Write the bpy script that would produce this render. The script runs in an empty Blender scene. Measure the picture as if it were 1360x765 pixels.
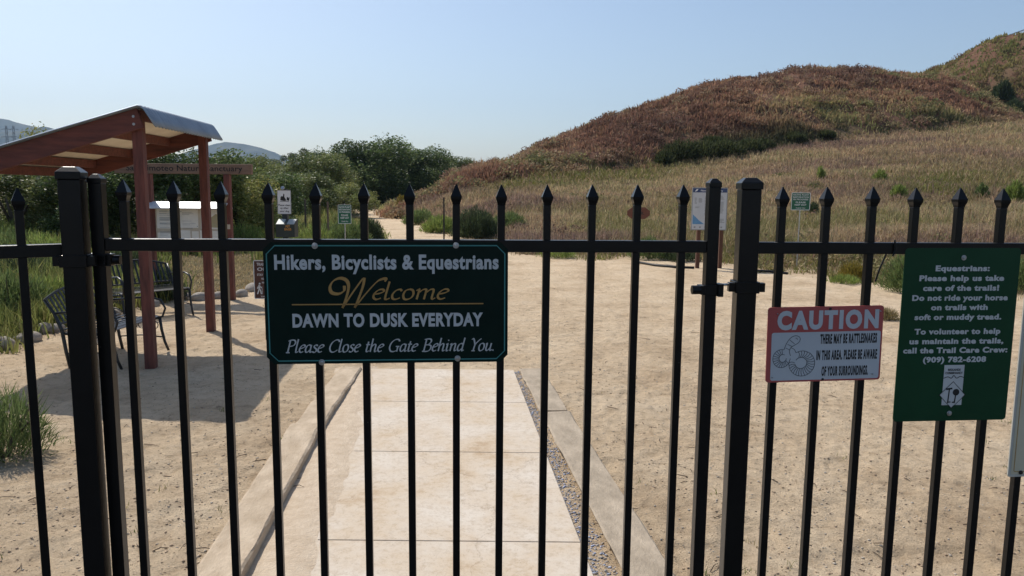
import bpy, bmesh, math, random
import numpy as np
from mathutils import Vector, Matrix

# ------------------------------------------------------------------ camera, light, exposure
SC = bpy.context.scene
COL = SC.collection
EYE = 1.82
F_PX = 1000.0                 # focal length in pixels of the 1360 px wide photograph
PITCH = math.atan(132.0 / F_PX)
ROLL = 0.0094
cam = bpy.data.objects.new('camera', bpy.data.cameras.new('camera'))
COL.objects.link(cam)
cam.data.sensor_width = 36.0
cam.data.lens = 36.0 * F_PX / 1360.0
cam.data.clip_start = 0.05
cam.data.clip_end = 20000
FWD = Vector((0, math.cos(PITCH), -math.sin(PITCH)))
U0 = Vector((0, math.sin(PITCH), math.cos(PITCH)))
X0 = Vector((1, 0, 0))
RIGHT = X0 * math.cos(ROLL) + U0 * math.sin(ROLL)
UP = -X0 * math.sin(ROLL) + U0 * math.cos(ROLL)
M = Matrix((RIGHT, UP, -FWD)).transposed().to_4x4()
M.translation = (0, 0, EYE)
cam.matrix_world = M
SC.camera = cam

SUN_EL, SUN_AZ = math.radians(50), math.radians(-41)     # azimuth clockwise from +Y
world = bpy.data.worlds.new('World')
SC.world = world
world.use_nodes = True
wn = world.node_tree.nodes
sky = wn.new('ShaderNodeTexSky')
sky.sky_type = 'NISHITA'
sky.sun_disc = False
sky.sun_elevation = SUN_EL
sky.sun_rotation = SUN_AZ
sky.air_density = 1.0
sky.dust_density = 1.6
sky.ozone_density = 2.0
wn['Background'].inputs['Strength'].default_value = 0.122
world.node_tree.links.new(sky.outputs[0], wn['Background'].inputs['Color'])
sun = bpy.data.objects.new('sun', bpy.data.lights.new('sun', 'SUN'))
COL.objects.link(sun)
sun.data.energy = 4.2
sun.data.angle = math.radians(0.5)
sun.data.color = (1.0, 0.94, 0.85)
SUN_DIR = Vector((math.sin(SUN_AZ) * math.cos(SUN_EL), math.cos(SUN_AZ) * math.cos(SUN_EL), math.sin(SUN_EL)))
sun.rotation_euler = SUN_DIR.to_track_quat('Z', 'Y').to_euler()
SC.view_settings.view_transform = 'Standard'
SC.view_settings.look = 'None'
SC.view_settings.exposure = 0.14
SC.view_settings.gamma = 1.0
SC.view_settings.use_curve_mapping = False
SC.cycles.volume_bounces = 0
SC.cycles.max_bounces = 8
SC.cycles.transparent_max_bounces = 8

random.seed(7)
RNG = np.random.default_rng(7)


def ray(px, py):
    return (RIGHT * (px - 680) + UP * (382.5 - py) + FWD * F_PX).normalized()


def P(px, py, z=0.0):           # where the sight line meets the level z
    d = ray(px, py)
    t = (z - EYE) / d.z
    return Vector((d.x * t, d.y * t, z))


def D(px, py, Y):               # where the sight line reaches the distance Y
    d = ray(px, py)
    t = Y / d.y
    return Vector((d.x * t, Y, EYE + d.z * t))


def azel(px, py):
    d = ray(px, py)
    return math.atan2(d.x, d.y), math.atan2(d.z, math.hypot(d.x, d.y))


# ------------------------------------------------------------------ mesh helpers
class MB:
    def __init__(s):
        s.v, s.f, s.mi, s.cur = [], [], [], 0

    def poly(s, pts, faces):
        b = len(s.v)
        s.v += [tuple(p) for p in pts]
        for f in faces:
            s.f.append(tuple(b + i for i in f))
            s.mi.append(s.cur)

    def box(s, c, size, rot=None):
        hx, hy, hz = size[0] / 2, size[1] / 2, size[2] / 2
        pts = [Vector((x, y, z)) for z in (-hz, hz) for y in (-hy, hy) for x in (-hx, hx)]
        c = Vector(c)
        if rot is not None:
            pts = [rot @ p for p in pts]
        s.poly([p + c for p in pts], [(0, 2, 3, 1), (4, 5, 7, 6), (0, 1, 5, 4), (2, 6, 7, 3), (0, 4, 6, 2), (1, 3, 7, 5)])

    def beam(s, a, b, w, h, up=(0, 0, 1)):      # rectangular bar from a to b
        a, b = Vector(a), Vector(b)
        d = (b - a).normalized()
        side = d.cross(Vector(up))
        if side.length < 1e-4:
            side = d.cross(Vector((0, 1, 0)))
        side.normalize()
        u = side.cross(d).normalized()
        q = [(-1, -1), (1, -1), (1, 1), (-1, 1)]
        pts = [p + side * (x * w / 2) + u * (y * h / 2) for p in (a, b) for x, y in q]
        s.poly(pts, [(3, 2, 1, 0), (4, 5, 6, 7), (0, 1, 5, 4), (1, 2, 6, 5), (2, 3, 7, 6), (3, 0, 4, 7)])

    def rings(s, rings, cap=True):
        n = len(rings[0])
        pts = [p for r in rings for p in r]
        fs = []
        for k in range(len(rings) - 1):
            for i in range(n):
                j = (i + 1) % n
                fs.append((k * n + i, k * n + j, (k + 1) * n + j, (k + 1) * n + i))
        if cap:
            fs.append(tuple(reversed(range(n))))
            fs.append(tuple((len(rings) - 1) * n + i for i in range(n)))
        s.poly(pts, fs)

    def square_stack(s, c, levels):              # levels: (z, half)
        c = Vector(c)
        s.rings([[c + Vector((x * h, y * h, z)) for x, y in ((-1, -1), (1, -1), (1, 1), (-1, 1))] for z, h in levels])

    def tube(s, pts, r, n=8, flat=None):
        pts = [Vector(p) for p in pts]
        rs = r if isinstance(r, (list, tuple)) else [r] * len(pts)
        rings = []
        prev = None
        for i, p in enumerate(pts):
            d = (pts[min(i + 1, len(pts) - 1)] - pts[max(i - 1, 0)]).normalized()
            if prev is None:
                a = d.cross(Vector((0, 0, 1)))
                if a.length < 0.1:
                    a = d.cross(Vector((1, 0, 0)))
            else:
                a = prev - d * prev.dot(d)
            a.normalize()
            prev = a
            b = d.cross(a)
            rings.append([p + a * (rs[i] * math.cos(2 * math.pi * k / n)) + b * (rs[i] * math.sin(2 * math.pi * k / n)) for k in range(n)])
        s.rings(rings)

    def disc(s, c, axis, r, h, n=14, dome=0.0):
        c, axis = Vector(c), Vector(axis).normalized()
        a = axis.orthogonal().normalized()
        b = axis.cross(a)
        prof = [(0, r), (h * .6, r)] + ([(h, r * .6)] if dome else [(h, r * .9)])
        s.rings([[c + axis * z + a * (q * math.cos(2 * math.pi * k / n)) + b * (q * math.sin(2 * math.pi * k / n)) for k in range(n)] for z, q in prof])

    def plate(s, outline, y0, y1):               # outline in (x, z), extruded along y
        n = len(outline)
        pts = [(x, y0, z) for x, z in outline] + [(x, y1, z) for x, z in outline]
        s.poly(pts, [tuple(range(n)), tuple(reversed(range(n, 2 * n)))] + [(i, i + n, (i + 1) % n + n, (i + 1) % n) for i in range(n)])

    def build(s, name, mats, parent=None, world=False, smooth=False, bevel=0.0, **props):
        me = bpy.data.meshes.new(name)
        v = s.v
        if world and parent is not None:
            inv = parent.matrix_basis.inverted()
            v = [tuple(inv @ Vector(p)) for p in v]
        me.from_pydata(v, [], s.f)
        mats = mats if isinstance(mats, (list, tuple)) else [mats]
        for m in mats:
            me.materials.append(m)
        me.polygons.foreach_set('material_index', s.mi)
        bm = bmesh.new()
        bm.from_mesh(me)
        bmesh.ops.recalc_face_normals(bm, faces=bm.faces)
        if bevel:
            es = [e for e in bm.edges if len(e.link_faces) == 2 and e.calc_face_angle(0) > 0.6]
            bmesh.ops.bevel(bm, geom=es, offset=bevel, segments=2, affect='EDGES', profile=0.5)
        bm.to_mesh(me)
        bm.free()
        if smooth:
            for p in me.polygons:
                p.use_smooth = True
        o = bpy.data.objects.new(name, me)
        COL.objects.link(o)
        if parent is not None:
            o.parent = parent
        for k, val in props.items():
            o[k] = val
        return o


def tri_mesh(name, V, T, mat, tint=None, parent=None, smooth=False):
    me = bpy.data.meshes.new(name)
    V = np.asarray(V, np.float32)
    T = np.asarray(T, np.int32)
    k = T.shape[1]
    me.vertices.add(len(V))
    me.vertices.foreach_set('co', V.ravel())
    me.loops.add(T.size)
    me.loops.foreach_set('vertex_index', T.ravel())
    me.polygons.add(len(T))
    me.polygons.foreach_set('loop_start', np.arange(0, T.size, k, dtype=np.int32))
    if smooth:
        me.polygons.foreach_set('use_smooth', np.ones(len(T), bool))
    if tint is not None:
        at = me.attributes.new('tint', 'FLOAT_COLOR', 'POINT')
        c = np.ones((len(V), 4), np.float32)
        c[:, :3] = tint
        at.data.foreach_set('color', c.ravel())
    me.materials.append(mat)
    me.update(calc_edges=True)
    me.validate()
    o = bpy.data.objects.new(name, me)
    COL.objects.link(o)
    if parent is not None:
        o.parent = parent
    return o


def thing(name, label, cat, loc=(0, 0, 0), rz=0.0, group=None):
    o = bpy.data.objects.new(name, None)
    COL.objects.link(o)
    o.matrix_basis = Matrix.Translation(Vector(loc)) @ Matrix.Rotation(rz, 4, 'Z')
    tag(o, label, cat, group)
    return o


def tag(o, label, cat, group=None):
    o['label'] = label
    o['category'] = cat
    if group:
        o['group'] = group
    return o


def setting(o, kind='structure'):
    o['kind'] = kind
    return o


def dup(root, loc, rz, label, scale=None):
    r = root.copy()
    COL.objects.link(r)
    r.matrix_basis = Matrix.Translation(Vector(loc)) @ Matrix.Rotation(rz, 4, 'Z') @ Matrix.Diagonal((*(scale or (1, 1, 1)), 1))
    r['label'] = label
    for ch in list(root.children):
        c = ch.copy()
        COL.objects.link(c)
        c.parent = r
        for g in list(ch.children):
            d = g.copy()
            COL.objects.link(d)
            d.parent = c
    return r


# numpy value noise
def _h(ix, iy, s):
    n = (ix.astype(np.int64) * 374761393 + iy.astype(np.int64) * 668265263 + s * 974711) & 0x7fffffff
    n = ((n ^ (n >> 13)) * 1274126177) & 0x7fffffff
    return ((n ^ (n >> 16)) & 0xffff) / 65535.0


def vnoise(x, y, s=0):
    x, y = np.asarray(x, float), np.asarray(y, float)
    ix, iy = np.floor(x), np.floor(y)
    fx, fy = x - ix, y - iy
    fx, fy = fx * fx * (3 - 2 * fx), fy * fy * (3 - 2 * fy)
    a = _h(ix, iy, s) * (1 - fx) + _h(ix + 1, iy, s) * fx
    b = _h(ix, iy + 1, s) * (1 - fx) + _h(ix + 1, iy + 1, s) * fx
    return a * (1 - fy) + b * fy


def fbm(x, y, s=0, o=4):
    t, a, w = 0, 0.5, 0
    for k in range(o):
        t = t + a * vnoise(x * 2 ** k, y * 2 ** k, s + k)
        w += a
        a *= 0.5
    return t / w


def sstep(a, b, x):
    t = np.clip((x - a) / (b - a), 0, 1)
    return t * t * (3 - 2 * t)


# ------------------------------------------------------------------ materials
def new_mat(name):
    m = bpy.data.materials.new(name)
    m.use_nodes = True
    nt = m.node_tree
    return m, nt, nt.nodes['Principled BSDF'], nt.nodes, nt.links


def ramp(nodes, stops):
    r = nodes.new('ShaderNodeValToRGB')
    e = r.color_ramp.elements
    while len(e) < len(stops):
        e.new(0.5)
    for k, (p, c) in enumerate(stops):
        e[k].position = p
        e[k].color = (*c, 1)
    return r


def noise(nodes, links, scale, detail=4, rough=0.6, stretch=None, coord='Object'):
    tc = nodes.new('ShaderNodeTexCoord')
    n = nodes.new('ShaderNodeTexNoise')
    n.inputs['Scale'].default_value = scale
    n.inputs['Detail'].default_value = detail
    n.inputs['Roughness'].default_value = rough
    if stretch:
        mp = nodes.new('ShaderNodeMapping')
        mp.inputs['Scale'].default_value = stretch
        links.new(tc.outputs[coord], mp.inputs[0])
        links.new(mp.outputs[0], n.inputs['Vector'])
    else:
        links.new(tc.outputs[coord], n.inputs['Vector'])
    return n


def simple(name, c1, c2=None, rough=0.6, metal=0.0, scale=20, bump=0.0, bscale=80, stretch=None, spec=0.5, detail=5):
    m, nt, b, N, L = new_mat(name)
    c2 = c2 or tuple(x * 0.8 for x in c1)
    n = noise(N, L, scale, detail, 0.62, stretch)
    r = ramp(N, [(0.32, c2), (0.68, c1)])
    L.new(n.outputs['Fac'], r.inputs[0])
    L.new(r.outputs[0], b.inputs['Base Color'])
    b.inputs['Roughness'].default_value = rough
    b.inputs['Metallic'].default_value = metal
    b.inputs['Specular IOR Level'].default_value = spec
    if bump:
        n2 = noise(N, L, bscale, 5, 0.65, stretch)
        bp = N.new('ShaderNodeBump')
        bp.inputs['Strength'].default_value = bump
        bp.inputs['Distance'].default_value = 0.01
        L.new(n2.outputs['Fac'], bp.inputs['Height'])
        L.new(bp.outputs[0], b.inputs['Normal'])
    return m


def leafy(name, transl=0.35, rough=0.6, gain=1.0, spec=0.3):
    m, nt, b, N, L = new_mat(name)
    a = N.new('ShaderNodeAttribute')
    a.attribute_name = 'tint'
    n = noise(N, L, 3.0, 3)
    r = ramp(N, [(0.3, (0.75 * gain,) * 3), (0.7, (1.15 * gain,) * 3)])
    L.new(n.outputs['Fac'], r.inputs[0])
    mx = N.new('ShaderNodeMix')
    mx.data_type = 'RGBA'
    mx.blend_type = 'MULTIPLY'
    mx.inputs[0].default_value = 1.0
    L.new(a.outputs['Color'], mx.inputs[6])
    L.new(r.outputs[0], mx.inputs[7])
    L.new(mx.outputs[2], b.inputs['Base Color'])
    b.inputs['Roughness'].default_value = rough
    b.inputs['Specular IOR Level'].default_value = spec
    t = N.new('ShaderNodeBsdfTranslucent')
    L.new(mx.outputs[2], t.inputs['Color'])
    ms = N.new('ShaderNodeMixShader')
    ms.inputs[0].default_value = transl
    L.new(b.outputs[0], ms.inputs[1])
    L.new(t.outputs[0], ms.inputs[2])
    L.new(ms.outputs[0], N['Material Output'].inputs['Surface'])
    return m


IRON = simple('black_powder_coat', (0.0075, 0.0072, 0.0072), (0.0045, 0.0043, 0.0043), rough=0.30, scale=9, bump=0.03, bscale=120, spec=0.26)
_n, _l = IRON.node_tree.nodes, IRON.node_tree.links          # small chips and dust specks in the paint
_c = noise(_n, _l, 55, 3, 0.7)
_r = ramp(_n, [(0.735, (0, 0, 0)), (0.76, (0.5, 0.5, 0.5))])
_m = _n.new('ShaderNodeMix')
_m.data_type = 'RGBA'
_l.new(_c.outputs['Fac'], _r.inputs[0])
_l.new(_r.outputs[0], _m.inputs[0])
_b = _n['Principled BSDF'].inputs['Base Color']
_l.new(_b.links[0].from_socket, _m.inputs[6])
_m.inputs[7].default_value = (0.22, 0.20, 0.17, 1)
_l.new(_m.outputs[2], _b)
STEEL = simple('zinc_steel', (0.55, 0.55, 0.54), (0.38, 0.38, 0.37), rough=0.38, metal=0.9, scale=60, bump=0.1)
REDWOOD = simple('red_stained_timber', (0.20, 0.060, 0.040), (0.075, 0.024, 0.018), rough=0.72, scale=5, bump=0.5, bscale=14, stretch=(5, 5, 0.6))
REDBEAM = simple('red_stained_beam', (0.18, 0.052, 0.034), (0.075, 0.024, 0.018), rough=0.72, scale=5, bump=0.5, bscale=14, stretch=(0.6, 5, 5))
GALV = simple('galvanised_sheet', (0.36, 0.42, 0.48), (0.26, 0.31, 0.36), rough=0.6, metal=0.55, scale=3, bump=0.08, bscale=30)
CREAM = simple('cream_lining', (0.76, 0.70, 0.58), (0.68, 0.61, 0.49), rough=0.8, scale=4)
OLDWOOD = simple('weathered_plank', (0.27, 0.17, 0.115), (0.18, 0.11, 0.075), rough=0.85, scale=6, bump=0.6, bscale=20, stretch=(0.8, 6, 6))
BROWNPOST = simple('brown_post', (0.13, 0.055, 0.03), (0.085, 0.035, 0.02), rough=0.8, scale=6, stretch=(5, 5, 0.6))
DARKINK = simple('dark_ink', (0.012, 0.011, 0.010), (0.009, 0.008, 0.008), rough=0.6)
WHITEINK = simple('white_vinyl', (0.76, 0.76, 0.75), (0.70, 0.70, 0.69), rough=0.5, scale=8)
GREYWHITE = simple('off_white_letter', (0.60, 0.60, 0.585), (0.53, 0.53, 0.515), rough=0.5, scale=12)
SIGNDARK = simple('dark_green_enamel', (0.006, 0.020, 0.0155), (0.004, 0.014, 0.011), rough=0.25, scale=4, spec=0.12)
TEAL = simple('teal_line', (0.05, 0.26, 0.25), (0.04, 0.21, 0.20), rough=0.4)
GOLD = simple('gold_paint', (0.48, 0.27, 0.075), (0.40, 0.21, 0.055), rough=0.45)
GREEN = simple('green_sign_face', (0.008, 0.058, 0.023), (0.006, 0.046, 0.018), rough=0.4, scale=5, spec=0.2)
GREEN2 = simple('traffic_green_face', (0.012, 0.13, 0.065), (0.010, 0.10, 0.05), rough=0.45)
REDSIGN = simple('faded_red_face', (0.48, 0.085, 0.075), (0.40, 0.07, 0.062), rough=0.5, scale=7)
WHITESIGN = simple('white_sign_face', (0.54, 0.56, 0.575), (0.49, 0.505, 0.52), rough=0.5, scale=7)
CREAMSIGN = simple('cream_sign_face', (0.62, 0.56, 0.40), (0.56, 0.50, 0.35), rough=0.5, scale=5)
BROWNSIGN = simple('brown_sign_face', (0.10, 0.035, 0.022), (0.08, 0.028, 0.018), rough=0.5)
BLUESIGN = simple('navy_header', (0.03, 0.06, 0.16), (0.025, 0.05, 0.13), rough=0.5)
MAPBLUE = simple('map_blue', (0.12, 0.30, 0.50), (0.10, 0.25, 0.44), rough=0.5)
GREYTEXT = simple('grey_print', (0.30, 0.31, 0.31), (0.25, 0.26, 0.26), rough=0.6)
BOXGREEN = simple('dark_green_plastic', (0.022, 0.035, 0.036), (0.016, 0.027, 0.028), rough=0.5)
ORANGE = simple('orange_print', (0.62, 0.30, 0.05), (0.55, 0.25, 0.04), rough=0.5)
PAPER = simple('paper_sheet', (0.86, 0.83, 0.76), (0.74, 0.71, 0.63), rough=0.8, scale=9)
PAPERTAN = simple('tan_paper', (0.62, 0.54, 0.42), (0.52, 0.44, 0.33), rough=0.8)
WHITEROOF = simple('white_metal_roof', (0.56, 0.58, 0.60), (0.44, 0.46, 0.48), rough=0.45, metal=0.2)
BENCHMETAL = simple('bench_enamel', (0.020, 0.022, 0.023), (0.013, 0.014, 0.015), rough=0.35, scale=15)
ROCKMAT = simple('pale_boulder', (0.42, 0.375, 0.32), (0.22, 0.195, 0.165), rough=0.9, scale=7, bump=1.0, bscale=25, detail=8)
PEBBLE = simple('pebble', (0.56, 0.42, 0.285), (0.17, 0.12, 0.08), rough=0.9, scale=13)
TWIGMAT = simple('dry_twig', (0.12, 0.08, 0.05), (0.07, 0.045, 0.03), rough=0.9)
BARK = simple('bark', (0.13, 0.10, 0.075), (0.06, 0.046, 0.034), rough=0.95, scale=8, bump=1.0, bscale=20, stretch=(3, 3, 0.5))
TIMBERCURB = simple('weathered_curb', (0.45, 0.37, 0.275), (0.29, 0.235, 0.17), rough=0.95, scale=5, bump=0.9, bscale=30, stretch=(2, 1.1, 2), detail=9)
CURBPALE = simple('pale_curb', (0.56, 0.45, 0.325), (0.38, 0.29, 0.195), rough=0.95, scale=5, bump=0.9, bscale=30, stretch=(2, 1.1, 2), detail=9)
LEAF = leafy('tree_leaf', 0.40, 0.5, 1.95, 0.25)
GRASSMAT = leafy('grass_blade', 0.42, 0.7, 1.5, 0.15)
SHRUBMAT = leafy('shrub_leaf', 0.35, 0.7, 1.5, 0.15)


def concrete():
    m, nt, b, N, L = new_mat('worn_concrete')
    n1 = noise(N, L, 1.7, 8, 0.72)
    r1 = ramp(N, [(0.30, (0.43, 0.315, 0.20)), (0.42, (0.535, 0.435, 0.32)), (0.54, (0.56, 0.48, 0.385)), (0.70, (0.615, 0.555, 0.475))])
    L.new(n1.outputs['Fac'], r1.inputs[0])
    n2 = noise(N, L, 26, 6, 0.75)
    r2 = ramp(N, [(0.30, (0.72, 0.66, 0.58)), (0.52, (1, 1, 1))])
    L.new(n2.outputs['Fac'], r2.inputs[0])
    n3 = noise(N, L, 110, 3, 0.7)
    r3 = ramp(N, [(0.30, (0.45, 0.40, 0.34)), (0.38, (1, 1, 1))])
    L.new(n3.outputs['Fac'], r3.inputs[0])
    prev = r1.outputs[0]
    for r in (r2, r3):
        mx = N.new('ShaderNodeMix')
        mx.data_type = 'RGBA'
        mx.blend_type = 'MULTIPLY'
        mx.inputs[0].default_value = 0.75
        L.new(prev, mx.inputs[6])
        L.new(r.outputs[0], mx.inputs[7])
        prev = mx.outputs[2]
    vo = N.new('ShaderNodeTexVoronoi')
    vo.feature = 'DISTANCE_TO_EDGE'
    vo.inputs['Scale'].default_value = 0.62
    nw = noise(N, L, 2.2, 6, 0.7)
    tc = N.new('ShaderNodeTexCoord')
    ad = N.new('ShaderNodeVectorMath')
    ad.operation = 'MULTIPLY_ADD'
    ad.inputs[1].default_value = (0.55, 0.55, 0.55)
    L.new(nw.outputs['Color'], ad.inputs[0])
    L.new(tc.outputs['Object'], ad.inputs[2])
    L.new(ad.outputs[0], vo.inputs['Vector'])
    rc = ramp(N, [(0.0, (0.52, 0.46, 0.40)), (0.0045, (1, 1, 1))])
    L.new(vo.outputs['Distance'], rc.inputs[0])
    mx = N.new('ShaderNodeMix')
    mx.data_type = 'RGBA'
    mx.blend_type = 'MULTIPLY'
    mx.inputs[0].default_value = 0.55
    L.new(prev, mx.inputs[6])
    L.new(rc.outputs[0], mx.inputs[7])
    prev = mx.outputs[2]
    L.new(prev, b.inputs['Base Color'])
    b.inputs['Roughness'].default_value = 0.9
    bp = N.new('ShaderNodeBump')
    bp.inputs['Strength'].default_value = 0.35
    bp.inputs['Distance'].default_value = 0.004
    L.new(n2.outputs['Fac'], bp.inputs['Height'])
    L.new(bp.outputs[0], b.inputs['Normal'])
    return m


CONCRETE = concrete()


def ground_mat():
    m, nt, b, N, L = new_mat('sandy_ground')

    def mul(a, bb, f=1.0):
        mx = N.new('ShaderNodeMix')
        mx.data_type = 'RGBA'
        mx.blend_type = 'MULTIPLY'
        mx.inputs[0].default_value = f
        L.new(a, mx.inputs[6])
        L.new(bb, mx.inputs[7])
        return mx.outputs[2]

    def mixc(fac, a, bb):
        mx = N.new('ShaderNodeMix')
        mx.data_type = 'RGBA'
        L.new(fac, mx.inputs[0])
        L.new(a, mx.inputs[6])
        L.new(bb, mx.inputs[7])
        return mx.outputs[2]
    at = N.new('ShaderNodeAttribute')
    at.attribute_name = 'tint'          # r: dry field, g: hillside, b: litter under the green grass
    sep = N.new('ShaderNodeSeparateColor')
    L.new(at.outputs['Color'], sep.inputs[0])
    # sand
    n1 = noise(N, L, 0.9, 8, 0.70)
    r1 = ramp(N, [(0.30, (0.43, 0.315, 0.20)), (0.5, (0.595, 0.462, 0.312)), (0.70, (0.68, 0.55, 0.39))])
    L.new(n1.outputs['Fac'], r1.inputs[0])
    n2 = noise(N, L, 9, 8, 0.72)
    r2 = ramp(N, [(0.30, (0.66, 0.62, 0.58)), (0.50, (1, 1, 1)), (0.75, (1.12, 1.11, 1.09))])
    L.new(n2.outputs['Fac'], r2.inputs[0])
    n3 = noise(N, L, 75, 4, 0.75)
    r3 = ramp(N, [(0.30, (0.48, 0.43, 0.38)), (0.41, (1, 1, 1)), (0.70, (1.15, 1.13, 1.10))])
    L.new(n3.outputs['Fac'], r3.inputs[0])
    sand = mul(mul(r1.outputs[0], r2.outputs[0], 0.85), r3.outputs[0], 0.8)
    # dry straw floor
    n4 = noise(N, L, 1.3, 6, 0.7)
    r4 = ramp(N, [(0.3, (0.15, 0.105, 0.06)), (0.55, (0.25, 0.18, 0.10)), (0.75, (0.19, 0.17, 0.075))])
    L.new(n4.outputs['Fac'], r4.inputs[0])
    n5 = noise(N, L, 0.12, 7, 0.7)
    r5 = ramp(N, [(0.30, (0.085, 0.040, 0.027)), (0.48, (0.145, 0.075, 0.048)), (0.62, (0.135, 0.092, 0.05)), (0.78, (0.12, 0.105, 0.045))])
    L.new(n5.outputs['Fac'], r5.inputs[0])
    n6 = noise(N, L, 2.0, 5, 0.7)
    r6 = ramp(N, [(0.3, (0.055, 0.055, 0.022)), (0.6, (0.16, 0.125, 0.065)), (0.8, (0.28, 0.22, 0.13))])
    L.new(n6.outputs['Fac'], r6.inputs[0])
    c = mixc(sep.outputs[0], sand, r4.outputs[0])
    c = mixc(sep.outputs[1], c, r5.outputs[0])
    c = mixc(sep.outputs[2], c, r6.outputs[0])
    L.new(c, b.inputs['Base Color'])
    b.inputs['Roughness'].default_value = 0.95
    b.inputs['Specular IOR Level'].default_value = 0.15
    b1 = N.new('ShaderNodeBump')
    b1.inputs['Strength'].default_value = 1.0
    b1.inputs['Distance'].default_value = 0.055
    L.new(n2.outputs['Fac'], b1.inputs['Height'])
    b2 = N.new('ShaderNodeBump')
    b2.inputs['Strength'].default_value = 1.0
    b2.inputs['Distance'].default_value = 0.012
    L.new(n3.outputs['Fac'], b2.inputs['Height'])
    L.new(b1.outputs[0], b2.inputs['Normal'])
    L.new(b2.outputs[0], b.inputs['Normal'])
    return m


GROUND = ground_mat()

# ------------------------------------------------------------------ terrain
AZ = lambda px: math.atan2((px - 680) * 1.0, F_PX / math.cos(PITCH) * 1.0)


def table(points, f):
    a = sorted((azel(px, py)[0], f(px, py)) for px, py in points)
    return np.array([p[0] for p in a]), np.array([p[1] for p in a])


def rng_of(px, py):
    p = P(px, py)
    return math.hypot(p.x, p.y)


def tinterp(az, tab):
    return np.interp(az, tab[0], tab[1])


EDGE_R = table([(506, 275), (527, 287), (552, 298), (580, 305), (600, 313), (650, 320), (690, 337), (760, 340), (850, 343), (940, 350), (1060, 360),
                (1150, 372), (1250, 384), (1360, 396), (1600, 420)], rng_of)
EDGE_L = table([(-500, 600), (-300, 560), (-100, 492), (0, 462), (25, 452), (60, 437), (95, 430), (140, 416), (200, 405), (258, 396), (330, 386),
                (400, 362), (460, 337), (515, 322)], rng_of)
TRAIL_L = table([(448, 271), (464, 277), (477, 286), (494, 300), (513, 321)], rng_of)
tel = lambda px, py: math.tan(azel(px, py)[1])
RIDGE = table([(505, 275), (530, 279), (545, 268), (575, 243), (605, 222), (640, 214), (680, 203), (717, 184), (765, 166), (807, 148), (855, 137), (900, 123),
               (960, 105), (1000, 99), (1060, 89), (1120, 94), (1180, 96), (1250, 96), (1290, 114), (1330, 138), (1360, 156), (1420, 180), (1500, 200)], tel)
FOOT = table([(505, 277), (530, 282), (575, 262), (605, 247), (700, 236), (850, 222), (890, 217), (960, 207), (1050, 192), (1200, 174), (1290, 167),
              (1360, 161), (1500, 150)], tel)
dist = lambda pts: (np.array([azel(p, 250)[0] for p, d in pts]), np.array([d for p, d in pts], float))
R1T = dist([(505, 46), (605, 48), (700, 50), (850, 56), (1060, 66), (1250, 76), (1360, 84), (1500, 86)])
R2T = dist([(505, 53), (605, 58), (700, 66), (850, 80), (1060, 95), (1250, 101), (1360, 98), (1500, 97)])
RIDGE2 = table([(1130, 135), (1180, 112), (1250, 91), (1290, 72), (1320, 55), (1360, 47), (1430, 22), (1560, 0)], tel)
AZ_HILL0, AZ_HILL1 = azel(505, 250)[0], azel(1500, 250)[0]


def height(x, y):
    x, y = np.asarray(x, float), np.asarray(y, float)
    az = np.arctan2(x, y)
    r = np.hypot(x, y)
    r0, r1, r2 = tinterp(az, EDGE_R), tinterp(az, R1T), tinterp(az, R2T)
    z1 = EYE + r1 * tinterp(az, FOOT)
    z2 = np.maximum(EYE + r2 * tinterp(az, RIDGE) - 0.85, z1)
    fade = sstep(AZ_HILL0 - 0.03, AZ_HILL0 + 0.02, az) * (1 - sstep(AZ_HILL1 + 0.2, AZ_HILL1 + 0.8, az))
    t = np.clip((r - r0 - 1) / np.maximum(r1 - r0 - 1, 1), 0, 1)
    za = np.maximum(z1, 0) * (0.35 * t + 0.65 * t * t)
    t2 = np.clip((r - r1) / (r2 - r1), 0, 1)
    zb = (z2 - z1) * np.sin(t2 * math.pi / 2) ** 0.86
    z = za + zb
    z = z * (1 - 0.45 * sstep(0, 70, r - r2)) * (1 - sstep(250, 600, r))
    z3 = EYE + 140 * tinterp(az, RIDGE2)
    f3 = sstep(azel(1130, 250)[0], azel(1200, 250)[0], az) * (1 - sstep(AZ_HILL1 + 0.2, AZ_HILL1 + 0.8, az))
    zc = z3 * sstep(96, 140, r) * f3 * (1 - 0.4 * sstep(140, 260, r)) * (1 - sstep(250, 600, r))
    z = np.maximum(z, zc)
    g = sstep(-2, 6, r - r1) * (1 - sstep(300, 500, r))
    lump = (fbm(x / 9, y / 9, 3, 3) - 0.5) * 1.4 + (np.abs(fbm(x / 3.2, y / 2.4, 9, 3) - 0.5) * 2.0 - 0.3) * -1.1
    fieldm = sstep(0, 8, r - r0) * (1 - g)
    z = z + fade * (g * lump * sstep(0.3, 3, z) + fieldm * (fbm(x / 3, y / 3, 5, 3) - 0.5) * 0.35)
    z = np.where(az > AZ_HILL0 - 0.06, z * fade, 0)
    # trodden sand, a few millimetres to centimetres
    n = (fbm(x * 1.1, y * 1.1, 21, 3) - 0.5) * 0.035 + (fbm(x * 5, y * 5, 31, 3) - 0.5) * 0.022 - 0.02 * sstep(0.60, 0.78, vnoise(x * 3.1, y * 3.1, 47)) * (0.3 + vnoise(x * .5, y * .5, 48)) + (fbm(x * 17, y * 17, 37, 2) - 0.5) * 0.019 * (1 - sstep(9, 13, r))
    near = sstep(1.0, 3.0, r) * (1 - sstep(60, 120, r))
    z = z + n * near * (1 - slab_mask(x, y))
    return z


SLAB = [P(484, 492), P(682, 492), P(775, 732), P(392, 732)]
SX0, SX1 = SLAB[0].x, SLAB[1].x                   # at its far end
KL, KR = ((SLAB[a].x - SLAB[b].x) / (SLAB[a].y - SLAB[b].y) for a, b in ((0, 3), (1, 2)))
SY1 = (SLAB[0].y + SLAB[1].y) / 2


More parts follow.
